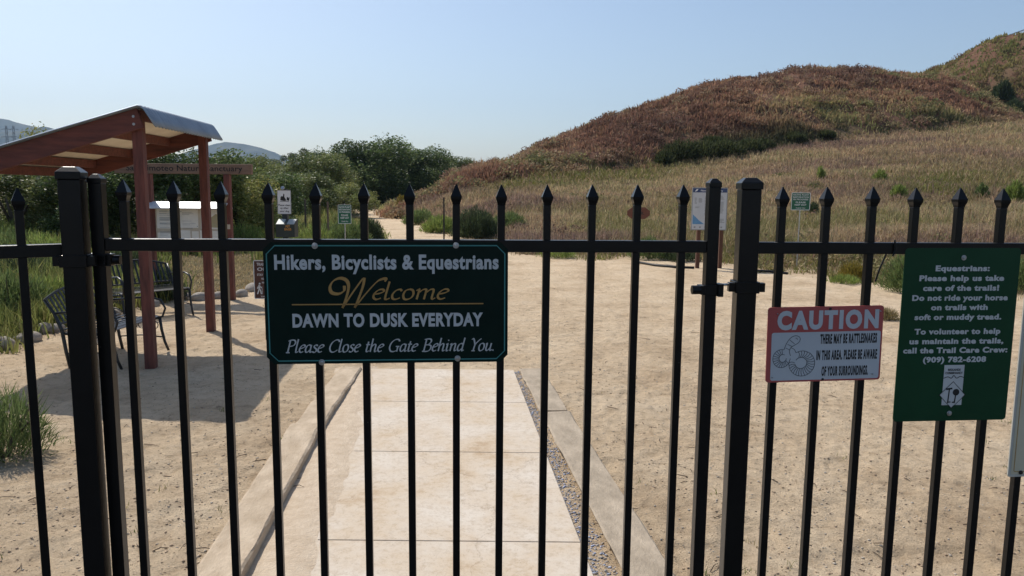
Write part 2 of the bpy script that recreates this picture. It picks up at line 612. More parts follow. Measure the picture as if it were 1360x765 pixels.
def slab_mask(x, y):
    x = x - (KL + KR) / 2 * (y - SY1)
    return sstep(SX0 - 0.25, SX0 + 0.05, x) * (1 - sstep(SX1 - 0.05, SX1 + 0.2, x)) * (1 - sstep(SY1 - 0.05, SY1 + 0.3, y))


def masks(x, y):
    az = np.arctan2(x, y)
    r = np.hypot(x, y)
    wob = (fbm(x * 0.8, y * 0.8, 41, 4) - 0.5)
    r0, r1 = tinterp(az, EDGE_R), tinterp(az, R1T)
    right = sstep(AZ_HILL0 - 0.005, AZ_HILL0 + 0.012, az) * (1 - sstep(1.7, 2.2, az))
    field = right * sstep(-0.8, 1.2, (r - r0) + wob * 3.5)
    hill = right * sstep(-1.5, 1.5, r - r1 + wob * 4)
    lim = azel(520, 250)[0]
    left = (1 - sstep(lim - 0.01, lim, az)) * sstep(-0.3, 0.5, (r - tinterp(az, EDGE_L)) + wob * 1.2)
    tl = azel(449, 250)[0]
    left = left * np.where(az > tl, 1 - sstep(-1.0, 0.5, r - tinterp(az, TRAIL_L) + wob * 2), 1)
    left = left * (1 - sstep(1.9, 2.3, -az))
    return field, hill, left


def terrain():
    az = np.concatenate([np.linspace(-math.pi, -1.0, 50)[:-1], np.linspace(-1.0, 1.0, 900), np.linspace(1.0, math.pi, 50)[1:]])
    r = np.concatenate([np.linspace(0.15, 3.0, 14)[:-1], np.linspace(3.0, 12.0, 400)[:-1], np.geomspace(12, 170, 250)[:-1], np.geomspace(170, 5200, 40)])
    A, R = np.meshgrid(az, r)
    X, Y = R * np.sin(A), R * np.cos(A)
    Z = height(X, Y)
    n, m = len(az), len(r)
    V = np.stack([X, Y, Z], -1).reshape(-1, 3)
    i = np.arange(m - 1)[:, None] * n + np.arange(n - 1)[None, :]
    T = np.stack([i, i + n, i + n + 1, i + 1], -1).reshape(-1, 4)[:, ::-1]
    f, h, l = masks(V[:, 0], V[:, 1])
    o = tri_mesh('ground', V, T, GROUND, np.stack([f, h, l], -1), smooth=True)
    setting(o)
    return o


terrain()


# ------------------------------------------------------------------ distant mountains
def mountain(name, pts, Y, depth, mat, seed):
    # pts: ridge in picture pixels, seen at the distance Y
    xs = np.array([D(px, py, Y).x for px, py in pts])
    zs = np.array([D(px, py, Y).z for px, py in pts])
    gx = np.linspace(xs[0], xs[-1], 140)
    gy = np.linspace(-1, 1, 60)
    GX, GY = np.meshgrid(gx, gy)
    rid = np.interp(GX, xs, zs)
    prof = np.clip(1 - np.abs(GY), 0, 1) ** 0.9
    spur = np.abs(fbm(GX / (Y * .05) + GY * .6, GY * 2.5, seed, 4) - 0.5) * 2
    Z = rid * prof * (1 - 0.45 * spur * np.sqrt(np.clip(np.abs(GY), 0, 1)) * 1.2) - 3
    V = np.stack([GX, Y + GY * depth, Z], -1).reshape(-1, 3)
    n = len(gx)
    i = np.arange(len(gy) - 1)[:, None] * n + np.arange(n - 1)[None, :]
    T = np.stack([i, i + 1, i + n + 1, i + n], -1).reshape(-1, 4)
    return setting(tri_mesh(name, V, T, mat, smooth=True))


MOUNTMAT = simple('mountain_scrub', (0.12, 0.115, 0.085), (0.035, 0.045, 0.04), rough=1.0, scale=0.012, spec=0.0, detail=8)
mountain('mountain', [(-420, 215), (-300, 150), (-160, 120), (-60, 138), (0, 154), (20, 160), (40, 165), (60, 171), (90, 184), (130, 208), (190, 245)], 3600, 1100, MOUNTMAT, 5)
mountain('mountain', [(-300, 200), (-60, 176), (0, 172), (30, 168), (60, 165), (85, 170), (130, 192), (200, 238)], 2900, 700, MOUNTMAT, 8)
mountain('mountain', [(190, 243), (240, 215), (275, 190), (300, 185), (320, 187), (345, 193), (370, 203), (410, 224), (450, 244)], 3600, 900, MOUNTMAT, 11)
mountain('hills', [(560, 246), (600, 226), (640, 214), (700, 212), (780, 235), (820, 246)], 1500, 300, MOUNTMAT, 14)


# ------------------------------------------------------------------ ground cover
def grow(n, region, rmin, rmax, az0, az1, bias=1.0):
    a = RNG.uniform(az0, az1, n * 3)
    u = RNG.uniform(0, 1, n * 3)
    r = rmin * (rmax / rmin) ** (u ** bias)
    x, y = r * np.sin(a), r * np.cos(a)
    keep = RNG.uniform(0, 1, n * 3) < region(x, y)
    x, y = x[keep][:n], y[keep][:n]
    return x, y


def blades(name, x, y, z, h, w, tint, mat, lean=0.35, parent=None):
    n = len(x)
    ang = RNG.uniform(0, 2 * math.pi, n)
    la = RNG.uniform(0, 2 * math.pi, n)
    ll = np.abs(RNG.normal(0, lean, n)) * h
    dx, dy = np.cos(ang) * w / 2, np.sin(ang) * w / 2
    lx, ly = np.cos(la) * ll, np.sin(la) * ll
    b = np.stack([x, y, z - 0.02], -1)
    s = np.stack([dx, dy, 0 * x], -1)
    mid = b + np.stack([lx * .35, ly * .35, h * .58], -1)
    tip = b + np.stack([lx, ly, h * (1 - 0.25 * (ll / h) ** 2)], -1)
    V = np.stack([b - s, b + s, mid - s * .75, mid + s * .75, tip], 1).reshape(-1, 3)
    k = np.arange(n)[:, None] * 5
    T = np.concatenate([k + [[0, 1, 3]], k + [[0, 3, 2]], k + [[2, 3, 4]]], 1).reshape(-1, 3)
    C = np.repeat(tint[:, None, :], 5, 1).reshape(-1, 3)
    return tri_mesh(name, V, T, mat, C, parent)


def tufted(x, y, per, spread):
    X = np.repeat(x, per) + RNG.normal(0, 1, len(x) * per) * np.repeat(spread, per)
    Y = np.repeat(y, per) + RNG.normal(0, 1, len(x) * per) * np.repeat(spread, per)
    return X, Y


def mixcols(stops, t):
    t = np.clip(t, 0, 1)
    p = np.array([s[0] for s in stops])
    return np.stack([np.interp(t, p, np.array([s[1][k] for s in stops])) for k in range(3)], -1)


def jitter(c, amt):
    n = len(c)
    return c * (1 + RNG.normal(0, amt, (n, 1))) * (1 + RNG.normal(0, amt * .25, (n, 3)))


def left_grass():
    lim = azel(350, 250)[0]
    lim2 = azel(205, 250)[0]

    def reg(x, y):
        f, h, l = masks(x, y)
        az, r = np.arctan2(x, y), np.hypot(x, y)
        bare = sstep(lim2 - 0.03, lim2 + 0.03, az) * (1 - sstep(20.5, 23, r + (fbm(x, y, 77, 3) - .5) * 5))
        bare2 = sstep(lim - 0.02, lim + 0.02, az)
        bare = bare * (1 - bare2) + bare2 * (1 - sstep(18, 20, r))
        dens = 0.35 + 0.9 * fbm(x * 0.7, y * 0.7, 61, 3)
        return l * dens * (1 - 0.998 * bare)
    x, y = grow(15000, reg, 7.5, 45, -0.78, azel(516, 250)[0], 1.1)
    r = np.hypot(x, y)
    X, Y = tufted(x, y, 7, 0.05 + 0.004 * r)
    r = np.hypot(X, Y)
    n = len(X)
    p = fbm(X * 0.5, Y * 0.5, 66, 3)
    p = np.clip((p - 0.5) * 2.2 + 0.5, 0, 1)
    h = (0.15 + 0.55 * p) * RNG.uniform(0.45, 1.2, n) * np.clip(0.75 + (r - 8) * 0.02, 0.7, 1.15)
    h = h * (1 - 0.72 * sstep(azel(436, 250)[0], azel(470, 250)[0], np.arctan2(X, Y)))
    w = np.clip(0.008 + r * 0.0011, 0.012, 0.05)
    t = np.clip((fbm(X * 0.45, Y * 0.45, 71, 3) - .5) * 2 + .5, 0, 1) * .50 + RNG.uniform(0, 0.42, n)
    c = mixcols([(0, (0.050, 0.068, 0.020)), (0.4, (0.098, 0.118, 0.036)), (0.7, (0.175, 0.172, 0.068)), (1.0, (0.33, 0.27, 0.13))], t)
    o = blades('grass', X, Y, height(X, Y), h, w, jitter(c * np.array([[1.28, 1.22, 1.15]]), 0.2), GRASSMAT, 0.5)
    setting(o, 'stuff')
    # sparse straw on the bare strip and along the border stones
    x, y = grow(2600, lambda x, y: masks(x, y)[2] * (0.15 + fbm(x, y, 83, 3)), 9, 24, azel(150, 250)[0], azel(400, 250)[0])
    X, Y = tufted(x, y, 6, 0.09 + 0 * x)
    n = len(X)
    c = mixcols([(0, (0.11, 0.12, 0.045)), (0.3, (0.25, 0.19, 0.10)), (1, (0.36, 0.28, 0.17))], fbm(X * .6, Y * .6, 85, 3) * .6 + RNG.uniform(0, .4, n))
    o = blades('dry_grass', X, Y, height(X, Y), RNG.uniform(0.03, 0.11, n), np.full(n, 0.018), jitter(c, .15), GRASSMAT, 0.8)
    setting(o, 'stuff')


left_grass()


def field_grass():
    def reg(x, y):
        f, h, l = masks(x, y)
        return f * (1 - h * 0.9) * (0.45 + 0.8 * fbm(x * 0.5, y * 0.5, 91, 3))
    az1 = azel(1480, 250)[0]
    x, y = grow(30000, reg, 14, 90, azel(512, 250)[0], az1, 0.8)
    r = np.hypot(x, y)
    X, Y = tufted(x, y, 6, 0.05 + 0.003 * r)
    r, az = np.hypot(X, Y), np.arctan2(X, Y)
    n = len(X)
    q = (r - tinterp(az, EDGE_R)) / np.maximum(tinterp(az, R1T) - tinterp(az, EDGE_R), 5)
    h = (0.16 + 0.38 * fbm(X * 0.5, Y * 0.5, 96, 3)) * RNG.uniform(0.5, 1.25, n) * np.clip(0.35 + q * 6, 0.4, 1.0)
    w = np.clip(0.006 + r * 0.00085, 0.014, 0.07)
    pn = fbm(X * 0.10, Y * 0.22, 101, 5)
    t = np.clip((pn - 0.5) * 3.2 + 0.5, 0, 1) * 0.65 + RNG.uniform(0, 0.4, n)
    c = mixcols([(0, (0.155, 0.105, 0.084)), (0.3, (0.225, 0.160, 0.110)), (0.55, (0.30, 0.222, 0.128)), (0.85, (0.35, 0.27, 0.155)), (1, (0.19, 0.185, 0.08))], t)
    # green flushes: low front edge and a band near the foot of the slope on its left
    gr = sstep(0.50, 0.66, fbm(X * 0.23 + 7, Y * 0.23, 107, 3)) * 0.75 * np.clip(1.1 - q * 0.9, 0.1, 1)
    a0, a1 = azel(640, 250)[0], azel(930, 250)[0]
    band = sstep(a0 - 0.05, a0 + .05, az) * (1 - sstep(a1 - 0.08, a1 + 0.05, az)) * sstep(0.72, 0.86, q) * (1 - sstep(1.0, 1.1, q))
    a2 = azel(1180, 250)[0]
    band2 = sstep(a2 - .1, a2 + .1, az) * sstep(0.33, 0.42, q) * (1 - sstep(0.50, 0.60, q)) * 0.7
    front = (1 - sstep(0.02, 0.10, q)) * 0.42
    front = front + (1 - sstep(0.03, 0.14, q)) * 0.5 * sstep(azel(980, 250)[0], azel(1080, 250)[0], az) * sstep(.4, .6, fbm(X * .6, Y * .6, 109, 2))
    gr = np.clip(gr + band + band2 + front, 0, 1) * (RNG.uniform(0, 1, n) < 0.75)
    c = c * (1 - gr[:, None]) + gr[:, None] * np.array([[0.145, 0.142, 0.045]])
    o = blades('dry_grass', X, Y, height(X, Y), h, w, jitter(c * np.array([[.97, .96, 1.0]]), 0.2), GRASSMAT, 0.6)
    setting(o, 'stuff')


field_grass()


def hill_scrub():
    def reg(x, y):
        f, h, l = masks(x, y)
        return h * np.clip(2.6 * (fbm(x * 0.22, y * 0.22, 111, 4) - 0.28), 0.06, 1)
    x, y = grow(30000, reg, 42, 185, azel(512, 250)[0], azel(1460, 250)[0], 1.0)
    r0 = np.hypot(x, y)
    big = fbm(x * 0.5, y * 0.5, 117, 3)
    X, Y = tufted(x, y, 9, 0.16 + 0.28 * big)
    big = np.repeat(big, 9)
    base = RNG.uniform(0, 1, len(x)).repeat(9)
    r, az = np.hypot(X, Y), np.arctan2(X, Y)
    n = len(X)
    h = (0.16 + 0.85 * big * big) * RNG.uniform(0.5, 1.3, n)
    w = np.clip(r * 0.0016, 0.06, 0.25)
    t = np.clip((fbm(X * 0.07, Y * 0.09, 121, 5) - 0.5) * 3.0 + 0.48, 0, 1) * 0.72 + base * 0.30
    c = mixcols([(0, (0.085, 0.046, 0.036)), (0.25, (0.150, 0.078, 0.054)), (0.45, (0.215, 0.118, 0.076)), (0.62, (0.235, 0.150, 0.092)), (0.8, (0.225, 0.172, 0.085)), (1, (0.165, 0.160, 0.062))], t)
    # the crest and the farther slope carry straw and green grass
    crest = sstep(0.80, 0.97, (r - tinterp(az, R1T)) / (tinterp(az, R2T) - tinterp(az, R1T))) * np.clip(0.1 + 1.6 * fbm(X * 0.12, Y * 0.12, 127, 3) - .25, 0, 1)
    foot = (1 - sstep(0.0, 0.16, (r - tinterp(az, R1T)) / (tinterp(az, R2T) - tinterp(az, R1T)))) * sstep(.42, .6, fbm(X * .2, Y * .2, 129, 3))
    c = c * (1 - foot[:, None]) + foot[:, None] * np.array([[0.055, 0.052, 0.026]])  # dark tint along the slope foot, its shadow put into the colour
    c = c * (1 - crest[:, None]) + crest[:, None] * np.array([[0.27, 0.245, 0.11]])
    back = sstep(106, 114, r)[:, None] * 0.9
    c = c * (1 - back) + back * mixcols([(0, (0.085, 0.062, 0.030)), (0.5, (0.150, 0.118, 0.050)), (1, (0.105, 0.100, 0.036))], t)
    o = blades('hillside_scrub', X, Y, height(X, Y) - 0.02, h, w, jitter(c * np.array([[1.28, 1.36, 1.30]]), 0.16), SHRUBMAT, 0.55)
    setting(o, 'stuff')


hill_scrub()


def mounds(name, n, region, rmin, rmax, size, stops, seed, per=120):
    # rounded low shrubs, each a clump of small leaves
    x, y = grow(n, region, rmin, rmax, azel(520, 250)[0], azel(1450, 250)[0], 1.0)
    n = len(x)
    s = RNG.uniform(size[0], size[1], n)
    d = RNG.normal(0, 1, (n, per, 3))
    d[:, :, 2] = np.abs(d[:, :, 2])
    d /= np.linalg.norm(d, axis=2)[:, :, None]
    d *= RNG.uniform(0.55, 1.08, (n, per, 1)) * np.array([[[1, 1, 0.75]]])
    c = d * s[:, None, None] + np.stack([x, y, height(x, y) - .05], -1)[:, None, :]
    t = np.repeat(np.clip((fbm(x * .1, y * .1, seed, 4) - .5) * 2.5 + .5, 0, 1) * .6 + RNG.uniform(0, .4, n), per)
    cols = jitter(mixcols(stops, t), .18)
    leaf = np.repeat(s * .21, per)[:, None]
    k = n * per
    a = RNG.normal(0, 1, (k, 3))
    a[:, 2] = np.abs(a[:, 2])
    a /= np.linalg.norm(a, axis=1)[:, None]
    b = np.cross(a, RNG.normal(0, 1, (k, 3)))
    b /= np.linalg.norm(b, axis=1)[:, None]
    c = c.reshape(-1, 3)
    V = np.stack([c - b * leaf * .4, c + b * leaf * .4, c + a * leaf], 1).reshape(-1, 3)
    setting(tri_mesh(name, V, np.arange(k * 3).reshape(-1, 3), SHRUBMAT, np.repeat(cols, 3, 0)), 'stuff')


mounds('hillside_shrubs', 2600, lambda x, y: masks(x, y)[1] * np.clip(2.2 * (fbm(x * .15, y * .15, 141, 3) - .35), 0, 1), 42, 170, (.35, 1.0),
       [(0, (.090, .056, .044)), (.35, (.175, .108, .075)), (.6, (.235, .168, .098)), (.8, (.19, .172, .078)), (1, (.11, .12, .05))], 143)
mounds('field_shrubs', 1100, lambda x, y: masks(x, y)[0] * (1 - masks(x, y)[1]) * np.clip(2.4 * (fbm(x * .2, y * .3, 151, 3) - .42), 0, 1), 18, 85, (.18, .48),
       [(0, (.105, .066, .052)), (.4, (.17, .115, .08)), (.7, (.20, .165, .08)), (1, (.10, .115, .042))], 153, 90)


# ------------------------------------------------------------------ trees and shrubs
def leaf_cloud(c, n, leaf, cols, flat=0.55):
    """n leaves; c = array (n,3) of places"""
    ax = RNG.normal(0, 1, (n, 3))
    ax[:, 2] = np.abs(ax[:, 2]) * flat
    ax /= np.linalg.norm(ax, axis=1)[:, None] + 1e-9
    bx = np.cross(ax, RNG.normal(0, 1, (n, 3)))
    bx /= np.linalg.norm(bx, axis=1)[:, None] + 1e-9
    s = leaf * RNG.uniform(0.6, 1.35, (n, 1))
    a, b = ax * s, bx * s * 0.45
    V = np.stack([c - a * .5, c + b * .5, c + a * .55, c - b * .5], 1).reshape(-1, 3)
    T = (np.arange(n)[:, None] * 4 + np.array([[0, 1, 2, 3]]))
    C = np.repeat(cols[:, None, :], 4, 1).reshape(-1, 3)
    return V, T, C


def crown_points(n, lobes):
    pick = RNG.choice(len(lobes), n, p=np.array([l[3] ** 2 for l in lobes]) / sum(l[3] ** 2 for l in lobes))
    L = np.array([(l[0], l[1], l[2]) for l in lobes])[pick]
    Rr = np.array([l[3] for l in lobes])[pick]
    d = RNG.normal(0, 1, (n, 3))
    d /= np.linalg.norm(d, axis=1)[:, None]
    rad = RNG.uniform(0.10, 1.0, n) ** 0.42
    # twiggy unevenness: clumps along random spurs
    sp = 1 + 0.35 * (fbm(d[:, 0] * 3 + pick * 7.1, d[:, 1] * 3 + d[:, 2] * 2.3, 5, 2) - 0.5) * 2
    return L + d * (rad * Rr * sp)[:, None] * np.array([[1, 1, 0.85]]), pick


def make_tree(name, label, cat, H, W, n, leaf, pal, seed, group=None, nl=13, low=0.22, openness=0.0):
    global RNG
    keep, RNG = RNG, np.random.default_rng(seed)
    rnd = random.Random(seed)
    root = thing(name, label, cat, group=group)
    lobes = []
    for k in range(nl):
        f = rnd.uniform(low, 0.92)
        rr = W / 2 * math.sqrt(max(0.12, 1 - ((f - 0.5) / 0.55) ** 2)) * rnd.uniform(0.35, 0.85)
        a = rnd.uniform(0, 6.28)
        lobes.append((rr * math.cos(a), rr * math.sin(a), H * f * 0.95, W * rnd.uniform(0.13, 0.24) * (1 - openness)))
    c, pick = crown_points(n, lobes)
    c[:, 2] = np.maximum(c[:, 2], 0.1 + 0.1 * RNG.uniform(0, 1, n))
    t = RNG.uniform(0, 0.42, n) + (np.array([rnd.uniform(0, 0.58) for _ in lobes]))[pick]
    cols = jitter(mixcols(pal, t), 0.15)
    V, T, C = leaf_cloud(c, n, leaf, cols)
    tri_mesh('crown', V, T, LEAF, C, root)
    tb = MB()
    top = Vector((rnd.uniform(-.1, .1) * W, rnd.uniform(-.1, .1) * W, H * 0.6))
    r0 = 0.035 * H
    tb.tube([(0, 0, -0.1), (0.01 * H, 0, H * 0.12), (top.x * .5, top.y * .5, H * .34), top], [r0, r0 * .8, r0 * .6, r0 * .25])
    for l in lobes[:9]:
        s = Vector((top.x * .4, top.y * .4, H * rnd.uniform(0.12, 0.34)))
        e = Vector(l[:3])
        mid = s.lerp(e, 0.5) + Vector((0, 0, 0.06 * H))
        tb.tube([s, mid, e], [r0 * .45, r0 * .3, r0 * .08], 6)
    tb.build('trunk', BARK, root, smooth=True)
    RNG = keep
    return root


DARKG = [(0, (0.026, 0.040, 0.014)), (0.5, (0.050, 0.073, 0.025)), (1, (0.110, 0.138, 0.048))]
OLIVE = [(0, (0.040, 0.052, 0.018)), (0.5, (0.075, 0.092, 0.032)), (1, (0.15, 0.155, 0.055))]
LIGHT = [(0, (0.055, 0.075, 0.022)), (0.5, (0.105, 0.125, 0.038)), (1, (0.20, 0.185, 0.06))]
GREYG = [(0, (0.055, 0.066, 0.042)), (0.5, (0.095, 0.110, 0.072)), (1, (0.16, 0.175, 0.12))]

TREE_G = 'trees and tall shrubs along the left edge of the grounds'
protos = {
    'dark': make_tree('evergreen_tree', 'x', 'tree', 4.0, 4.6, 19000, 0.14, DARKG, 1, TREE_G, 15, 0.12),
    'olive': make_tree('evergreen_tree', 'x', 'tree', 4.0, 4.6, 18000, 0.14, OLIVE, 2, TREE_G, 14, 0.12),
    'light': make_tree('leafy_shrub', 'x', 'tree', 4.0, 4.8, 15000, 0.14, LIGHT, 3, TREE_G, 13, 0.10),
    'big': make_tree('oak_tree', 'x', 'tree', 7.0, 9.5, 36000, 0.25, DARKG, 4, TREE_G, 26, 0.10),
    'bigolive': make_tree('oak_tree', 'x', 'tree', 7.0, 9.0, 32000, 0.24, OLIVE, 5, TREE_G, 24, 0.10),
    'wispy': make_tree('wispy_tree', 'x', 'tree', 7.0, 4.2, 4200, 0.19, GREYG, 6, TREE_G, 11, 0.40, 0.3),
}
used = set()


def tree(kind, px, Y, topy, label, wide=1.0, rz=None):
    b = D(px, 250, Y)
    top = D(px, topy, Y).z
    p = protos[kind]
    H0 = {'dark': 4.0, 'olive': 4.0, 'light': 4.0}.get(kind, 7.0)
    s = top / (H0 * 1.04)
    loc = (b.x, Y, float(height(b.x, Y)))
    rz = random.uniform(0, 6.28) if rz is None else rz
    if kind not in used:
        used.add(kind)
        p.matrix_basis = Matrix.Translation(Vector(loc)) @ Matrix.Rotation(rz, 4, 'Z') @ Matrix.Diagonal((s * wide, s * wide, s, 1))
        p['label'] = label
        return p
    return dup(p, loc, rz, label, (s * wide, s * wide, s))


tree('dark', -190, 21, 190, 'dark evergreen outside the far left edge behind the shelter', 1.2)
tree('olive', -70, 24, 196, 'olive green shrub tree at the far left edge behind the shelter eave', 1.2)
tree('olive', 20, 22, 214, 'olive green shrub tree seen under the low eave of the shelter', 1.25)
tree('light', 72, 27, 164, 'taller light green tree poking up above the shelter roof', 0.62)
tree('dark', 118, 21.5, 212, 'dark evergreen behind the gap between gate post and gate stile', 1.2)
tree('dark', 196, 23, 196, 'dark evergreen directly behind the left end of the carved name board', 1.2)
tree('olive', 150, 26, 205, 'olive shrub tree under the middle of the shelter roof', 1.1)
tree('dark', 252, 22.5, 186, 'dark evergreen behind the map kiosk between the two shelter posts', 1.05)
tree('light', 318, 24, 206, 'yellow green shrub tree just right of the carved name board', 1.05)
tree('dark', 352, 27, 222, 'dark evergreen behind the white pet waste sign', 1.1)
tree('wispy', 403, 88, 186, 'wispy grey green tree rising behind the olive trees left of centre', 1.0)
tree('wispy', 378, 96, 197, 'smaller wispy tree on the skyline left of the other wispy one', 1.0)
tree('bigolive', 352, 60, 203, 'olive tree on the skyline at the foot of the blue mountain', 1.15)
tree('bigolive', 415, 52, 197, 'broad olive tree left of the tallest dark oak', 1.2)
tree('big', 490, 70, 184, 'tallest dark oak at the bend of the sandy trail', 1.25)
tree('big', 548, 76, 204, 'dark rounded oak between the trail bend and the brown slope', 1.2)
tree('bigolive', 525, 88, 204, 'olive tree filling the gap between the two dark oaks', 1.1)
tree('bigolive', 600, 100, 224, 'small far tree touching the left toe of the brown slope', 1.1)
tree('light', 455, 45, 240, 'light green shrub tree behind the small green notice left of the trail', 1.5)
tree('olive', 396, 40, 226, 'olive shrub tree standing behind the dark wooden stake', 1.4)
tree('big', 440, 82, 200, 'dark oak half hidden behind the broad olive tree', 1.1)


def make_bush(name, label, cat, H, W, n, leaf, pal, seed, group=None, spiky=0.5, mat=None):
    """low bush: blades fanning out of the base plus leaves"""
    global RNG
    keep, RNG = RNG, np.random.default_rng(seed)
    root = thing(name, label, cat, group=group)
    d = RNG.normal(0, 1, (n, 3))
    d[:, 2] = np.abs(d[:, 2]) * 0.9 + 0.12
    d /= np.linalg.norm(d, axis=1)[:, None]
    lump = 0.72 + 0.55 * (fbm(d[:, 0] * 2.2 + seed, d[:, 1] * 2.2, seed, 3) - 0.2)
    rad = RNG.uniform(0.2, 1.0, n) ** 0.5 * lump
    c = d * rad[:, None] * np.array([[W / 2, W / 2, H * 0.95]])
    t = RNG.uniform(0, 0.6, n) + 0.4 * fbm(d[:, 0] * 4, d[:, 1] * 4 + d[:, 2] * 3, seed + 3, 2)
    cols = jitter(mixcols(pal, t), 0.15)
    up = d * np.array([[0.6, 0.6, 0.6]]) + np.array([[0, 0, 0.7]]) + RNG.normal(0, 0.3, (n, 3))
    up /= np.linalg.norm(up, axis=1)[:, None]
    side = np.cross(up, RNG.normal(0, 1, (n, 3)))
    side /= np.linalg.norm(side, axis=1)[:, None]
    L = leaf * RNG.uniform(0.6, 1.5, (n, 1))
    w = leaf * spiky * 0.3
    V = np.stack([c - side * w, c + side * w, c + up * L], 1).reshape(-1, 3)
    V[:, 2] = np.maximum(V[:, 2], -0.02)
    T = np.arange(n * 3).reshape(-1, 3)
    tri_mesh('foliage', V, T, mat or SHRUBMAT, np.repeat(cols[:, None, :], 3, 1).reshape(-1, 3), root)
    sb = MB()
    rnd = random.Random(seed)
    for k in range(10):
        a = rnd.uniform(0, 6.28)
        e = Vector((math.cos(a) * W * .33, math.sin(a) * W * .33, H * rnd.uniform(.4, .8)))
        sb.tube([(0, 0, -0.03), e * 0.5 + Vector((0, 0, .05 * H)), e], [0.02 * H + .004, 0.012 * H + .003, 0.002], 5)
    sb.build('stems', BARK, root)
    RNG = keep
    return root


def bush_at(px, py, label, H, W, n, leaf, pal, seed, name='sage_bush', cat='bush', group=None, spiky=0.5):
    p = P(px, py)
    o = make_bush(name, label, cat, H, W, n, leaf, pal, seed, group, spiky)
    o.matrix_basis = Matrix.Translation(Vector((p.x, p.y, float(height(p.x, p.y)) - 0.01)))
    return o


SAGE = [(0, (0.052, 0.074, 0.024)), (0.5, (0.105, 0.142, 0.050)), (1, (0.21, 0.245, 0.095))]
DSAGE = [(0, (0.024, 0.034, 0.018)), (0.5, (0.045, 0.062, 0.030)), (1, (0.090, 0.115, 0.052))]
YEL = [(0, (0.07, 0.075, 0.02)), (0.5, (0.17, 0.135, 0.028)), (1, (0.34, 0.24, 0.04))]
LIME = [(0, (0.08, 0.115, 0.028)), (0.5, (0.16, 0.205, 0.052)), (1, (0.28, 0.30, 0.095))]
RUST = [(0, (0.12, 0.06, 0.03)), (0.5, (0.2, 0.11, 0.055)), (1, (0.26, 0.17, 0.08))]
TRB = 'bushes beside the sandy trail'
bush_at(6, 606, 'feathery green rabbitbrush at the left edge of the foreground sand', 0.52, 0.62, 2600, 0.085, SAGE, 21, 'rabbitbrush', 'bush', None, 0.16)
bush_at(632, 317, 'dark round bush right of the sandy trail beside the black stake', 1.25, 2.1, 9000, 0.12, DSAGE, 22, 'sage_bush', 'bush', TRB, 0.35)
bush_at(584, 309, 'lighter green bush on the left flank of the dark round bush', 0.75, 1.7, 5000, 0.12, LIME, 23, 'sage_bush', 'bush', TRB, 0.35)
bush_at(676, 313, 'low grey green bush on the right flank of the dark round bush', 0.8, 1.8, 4500, 0.12, SAGE, 24, 'sage_bush', 'bush', TRB, 0.35)
bush_at(536, 285, 'yellow flowering bush at the bend of the sandy trail', 1.0, 1.0, 2600, 0.14, YEL, 25, 'flowering_bush', 'bush', TRB, 0.4)
bush_at(529, 290, 'rusty dry clump in front of the yellow flowering bush', 0.45, 0.9, 2500, 0.13, RUST, 26, 'dry_bush', 'bush', TRB, 0.35)
bush_at(556, 298, 'grey green clump between yellow bush and dark stake', 0.85, 1.9, 4000, 0.13, SAGE, 27, 'sage_bush', 'bush', TRB, 0.35)
bush_at(491, 323, 'dark green bush at the left side of the trail above the gate sign', 0.95, 1.05, 5000, 0.11, DSAGE, 28, 'sage_bush', 'bush', TRB, 0.3)
bush_at(463, 330, 'leafy green bush behind the small green notice left of the trail', 0.95, 1.6, 5200, 0.11, SAGE, 29, 'sage_bush', 'bush', TRB, 0.3)
WD = 'leafy weeds growing in the green grass on the left'
for k, (px, py, H, W, pal, lab) in enumerate([(14, 430, .85, 1.3, SAGE, 'tall leafy weed at the left edge behind the edging stones'), (58, 418, .6, 1.1, LIME, 'yellow green weed between fence picket and hinge post'),
                                              (34, 390, .9, 1.6, DSAGE, 'darker weed clump farther back left of the hinge post'), (140, 398, .7, 1.2, SAGE, 'weed clump behind the nearer bench'),
                                              (66, 360, 1.0, 1.8, LIME, 'bright weed clump in mid grass left of the hinge post'), (170, 372, .7, 1.3, DSAGE, 'dark weed clump behind the farther bench'),
                                              (215, 398, .5, .9, DSAGE, 'small dark weed beside the curled bench arm'), (330, 330, .8, 1.8, LIME, 'bright green weed clump right of the kiosk'),
                                              (420, 330, .8, 1.7, LIME, 'bright green weed clump between the two trail signs'),
                                              (98, 385, .8, 1.4, SAGE, 'weed clump hidden behind the left hinge post'), (24, 350, 1.0, 2.0, SAGE, 'broad weed clump far back at the left edge'),
                                              (120, 340, .9, 1.8, DSAGE, 'dark weed clump under the trees behind the hinge post'), (380, 322, .9, 1.9, SAGE, 'green weed clump at the foot of the pet waste station'),
                                              (440, 322, .7, 1.4, SAGE, 'green weed clump left of the small notice pole'), (8, 330, .9, 2.2, LIME, 'bright weed clump behind the left fence rail')]):
    bush_at(px, py, lab, H, W, 3200, .10, pal, 80 + k, 'leafy_weed', 'weed', WD, .3)
bush_at(384, 592, 'tiny green weed growing against the left curb beam', .09, .22, 260, .03, LIME, 95, 'small_weed', 'weed', WD, .6)
FRB = 'shrubs along the front edge of the dry field'
bush_at(1205, 388, 'green bush half hidden by the tall green equestrian sign', 0.80, 1.0, 5000, 0.075, SAGE, 30, 'sage_bush', 'bush', FRB, 0.35)
bush_at(1134, 372, 'low yellow flowering clump behind the right fence rail', 0.42, 0.75, 2500, 0.07, YEL, 31, 'flowering_bush', 'bush', FRB, 0.35)
bush_at(1120, 376, 'low green clump below the yellow flowers', 0.2, 0.7, 1600, 0.06, LIME, 38, 'sage_bush', 'bush', FRB, 0.3)
bush_at(1172, 424, 'small dry tuft above the right corner of the caution sign', 0.2, 0.5, 1400, 0.06, [(0, (0.12, 0.10, 0.04)), (1, (0.26, 0.20, 0.10))], 32, 'dry_tuft', 'tuft', FRB, 0.25)
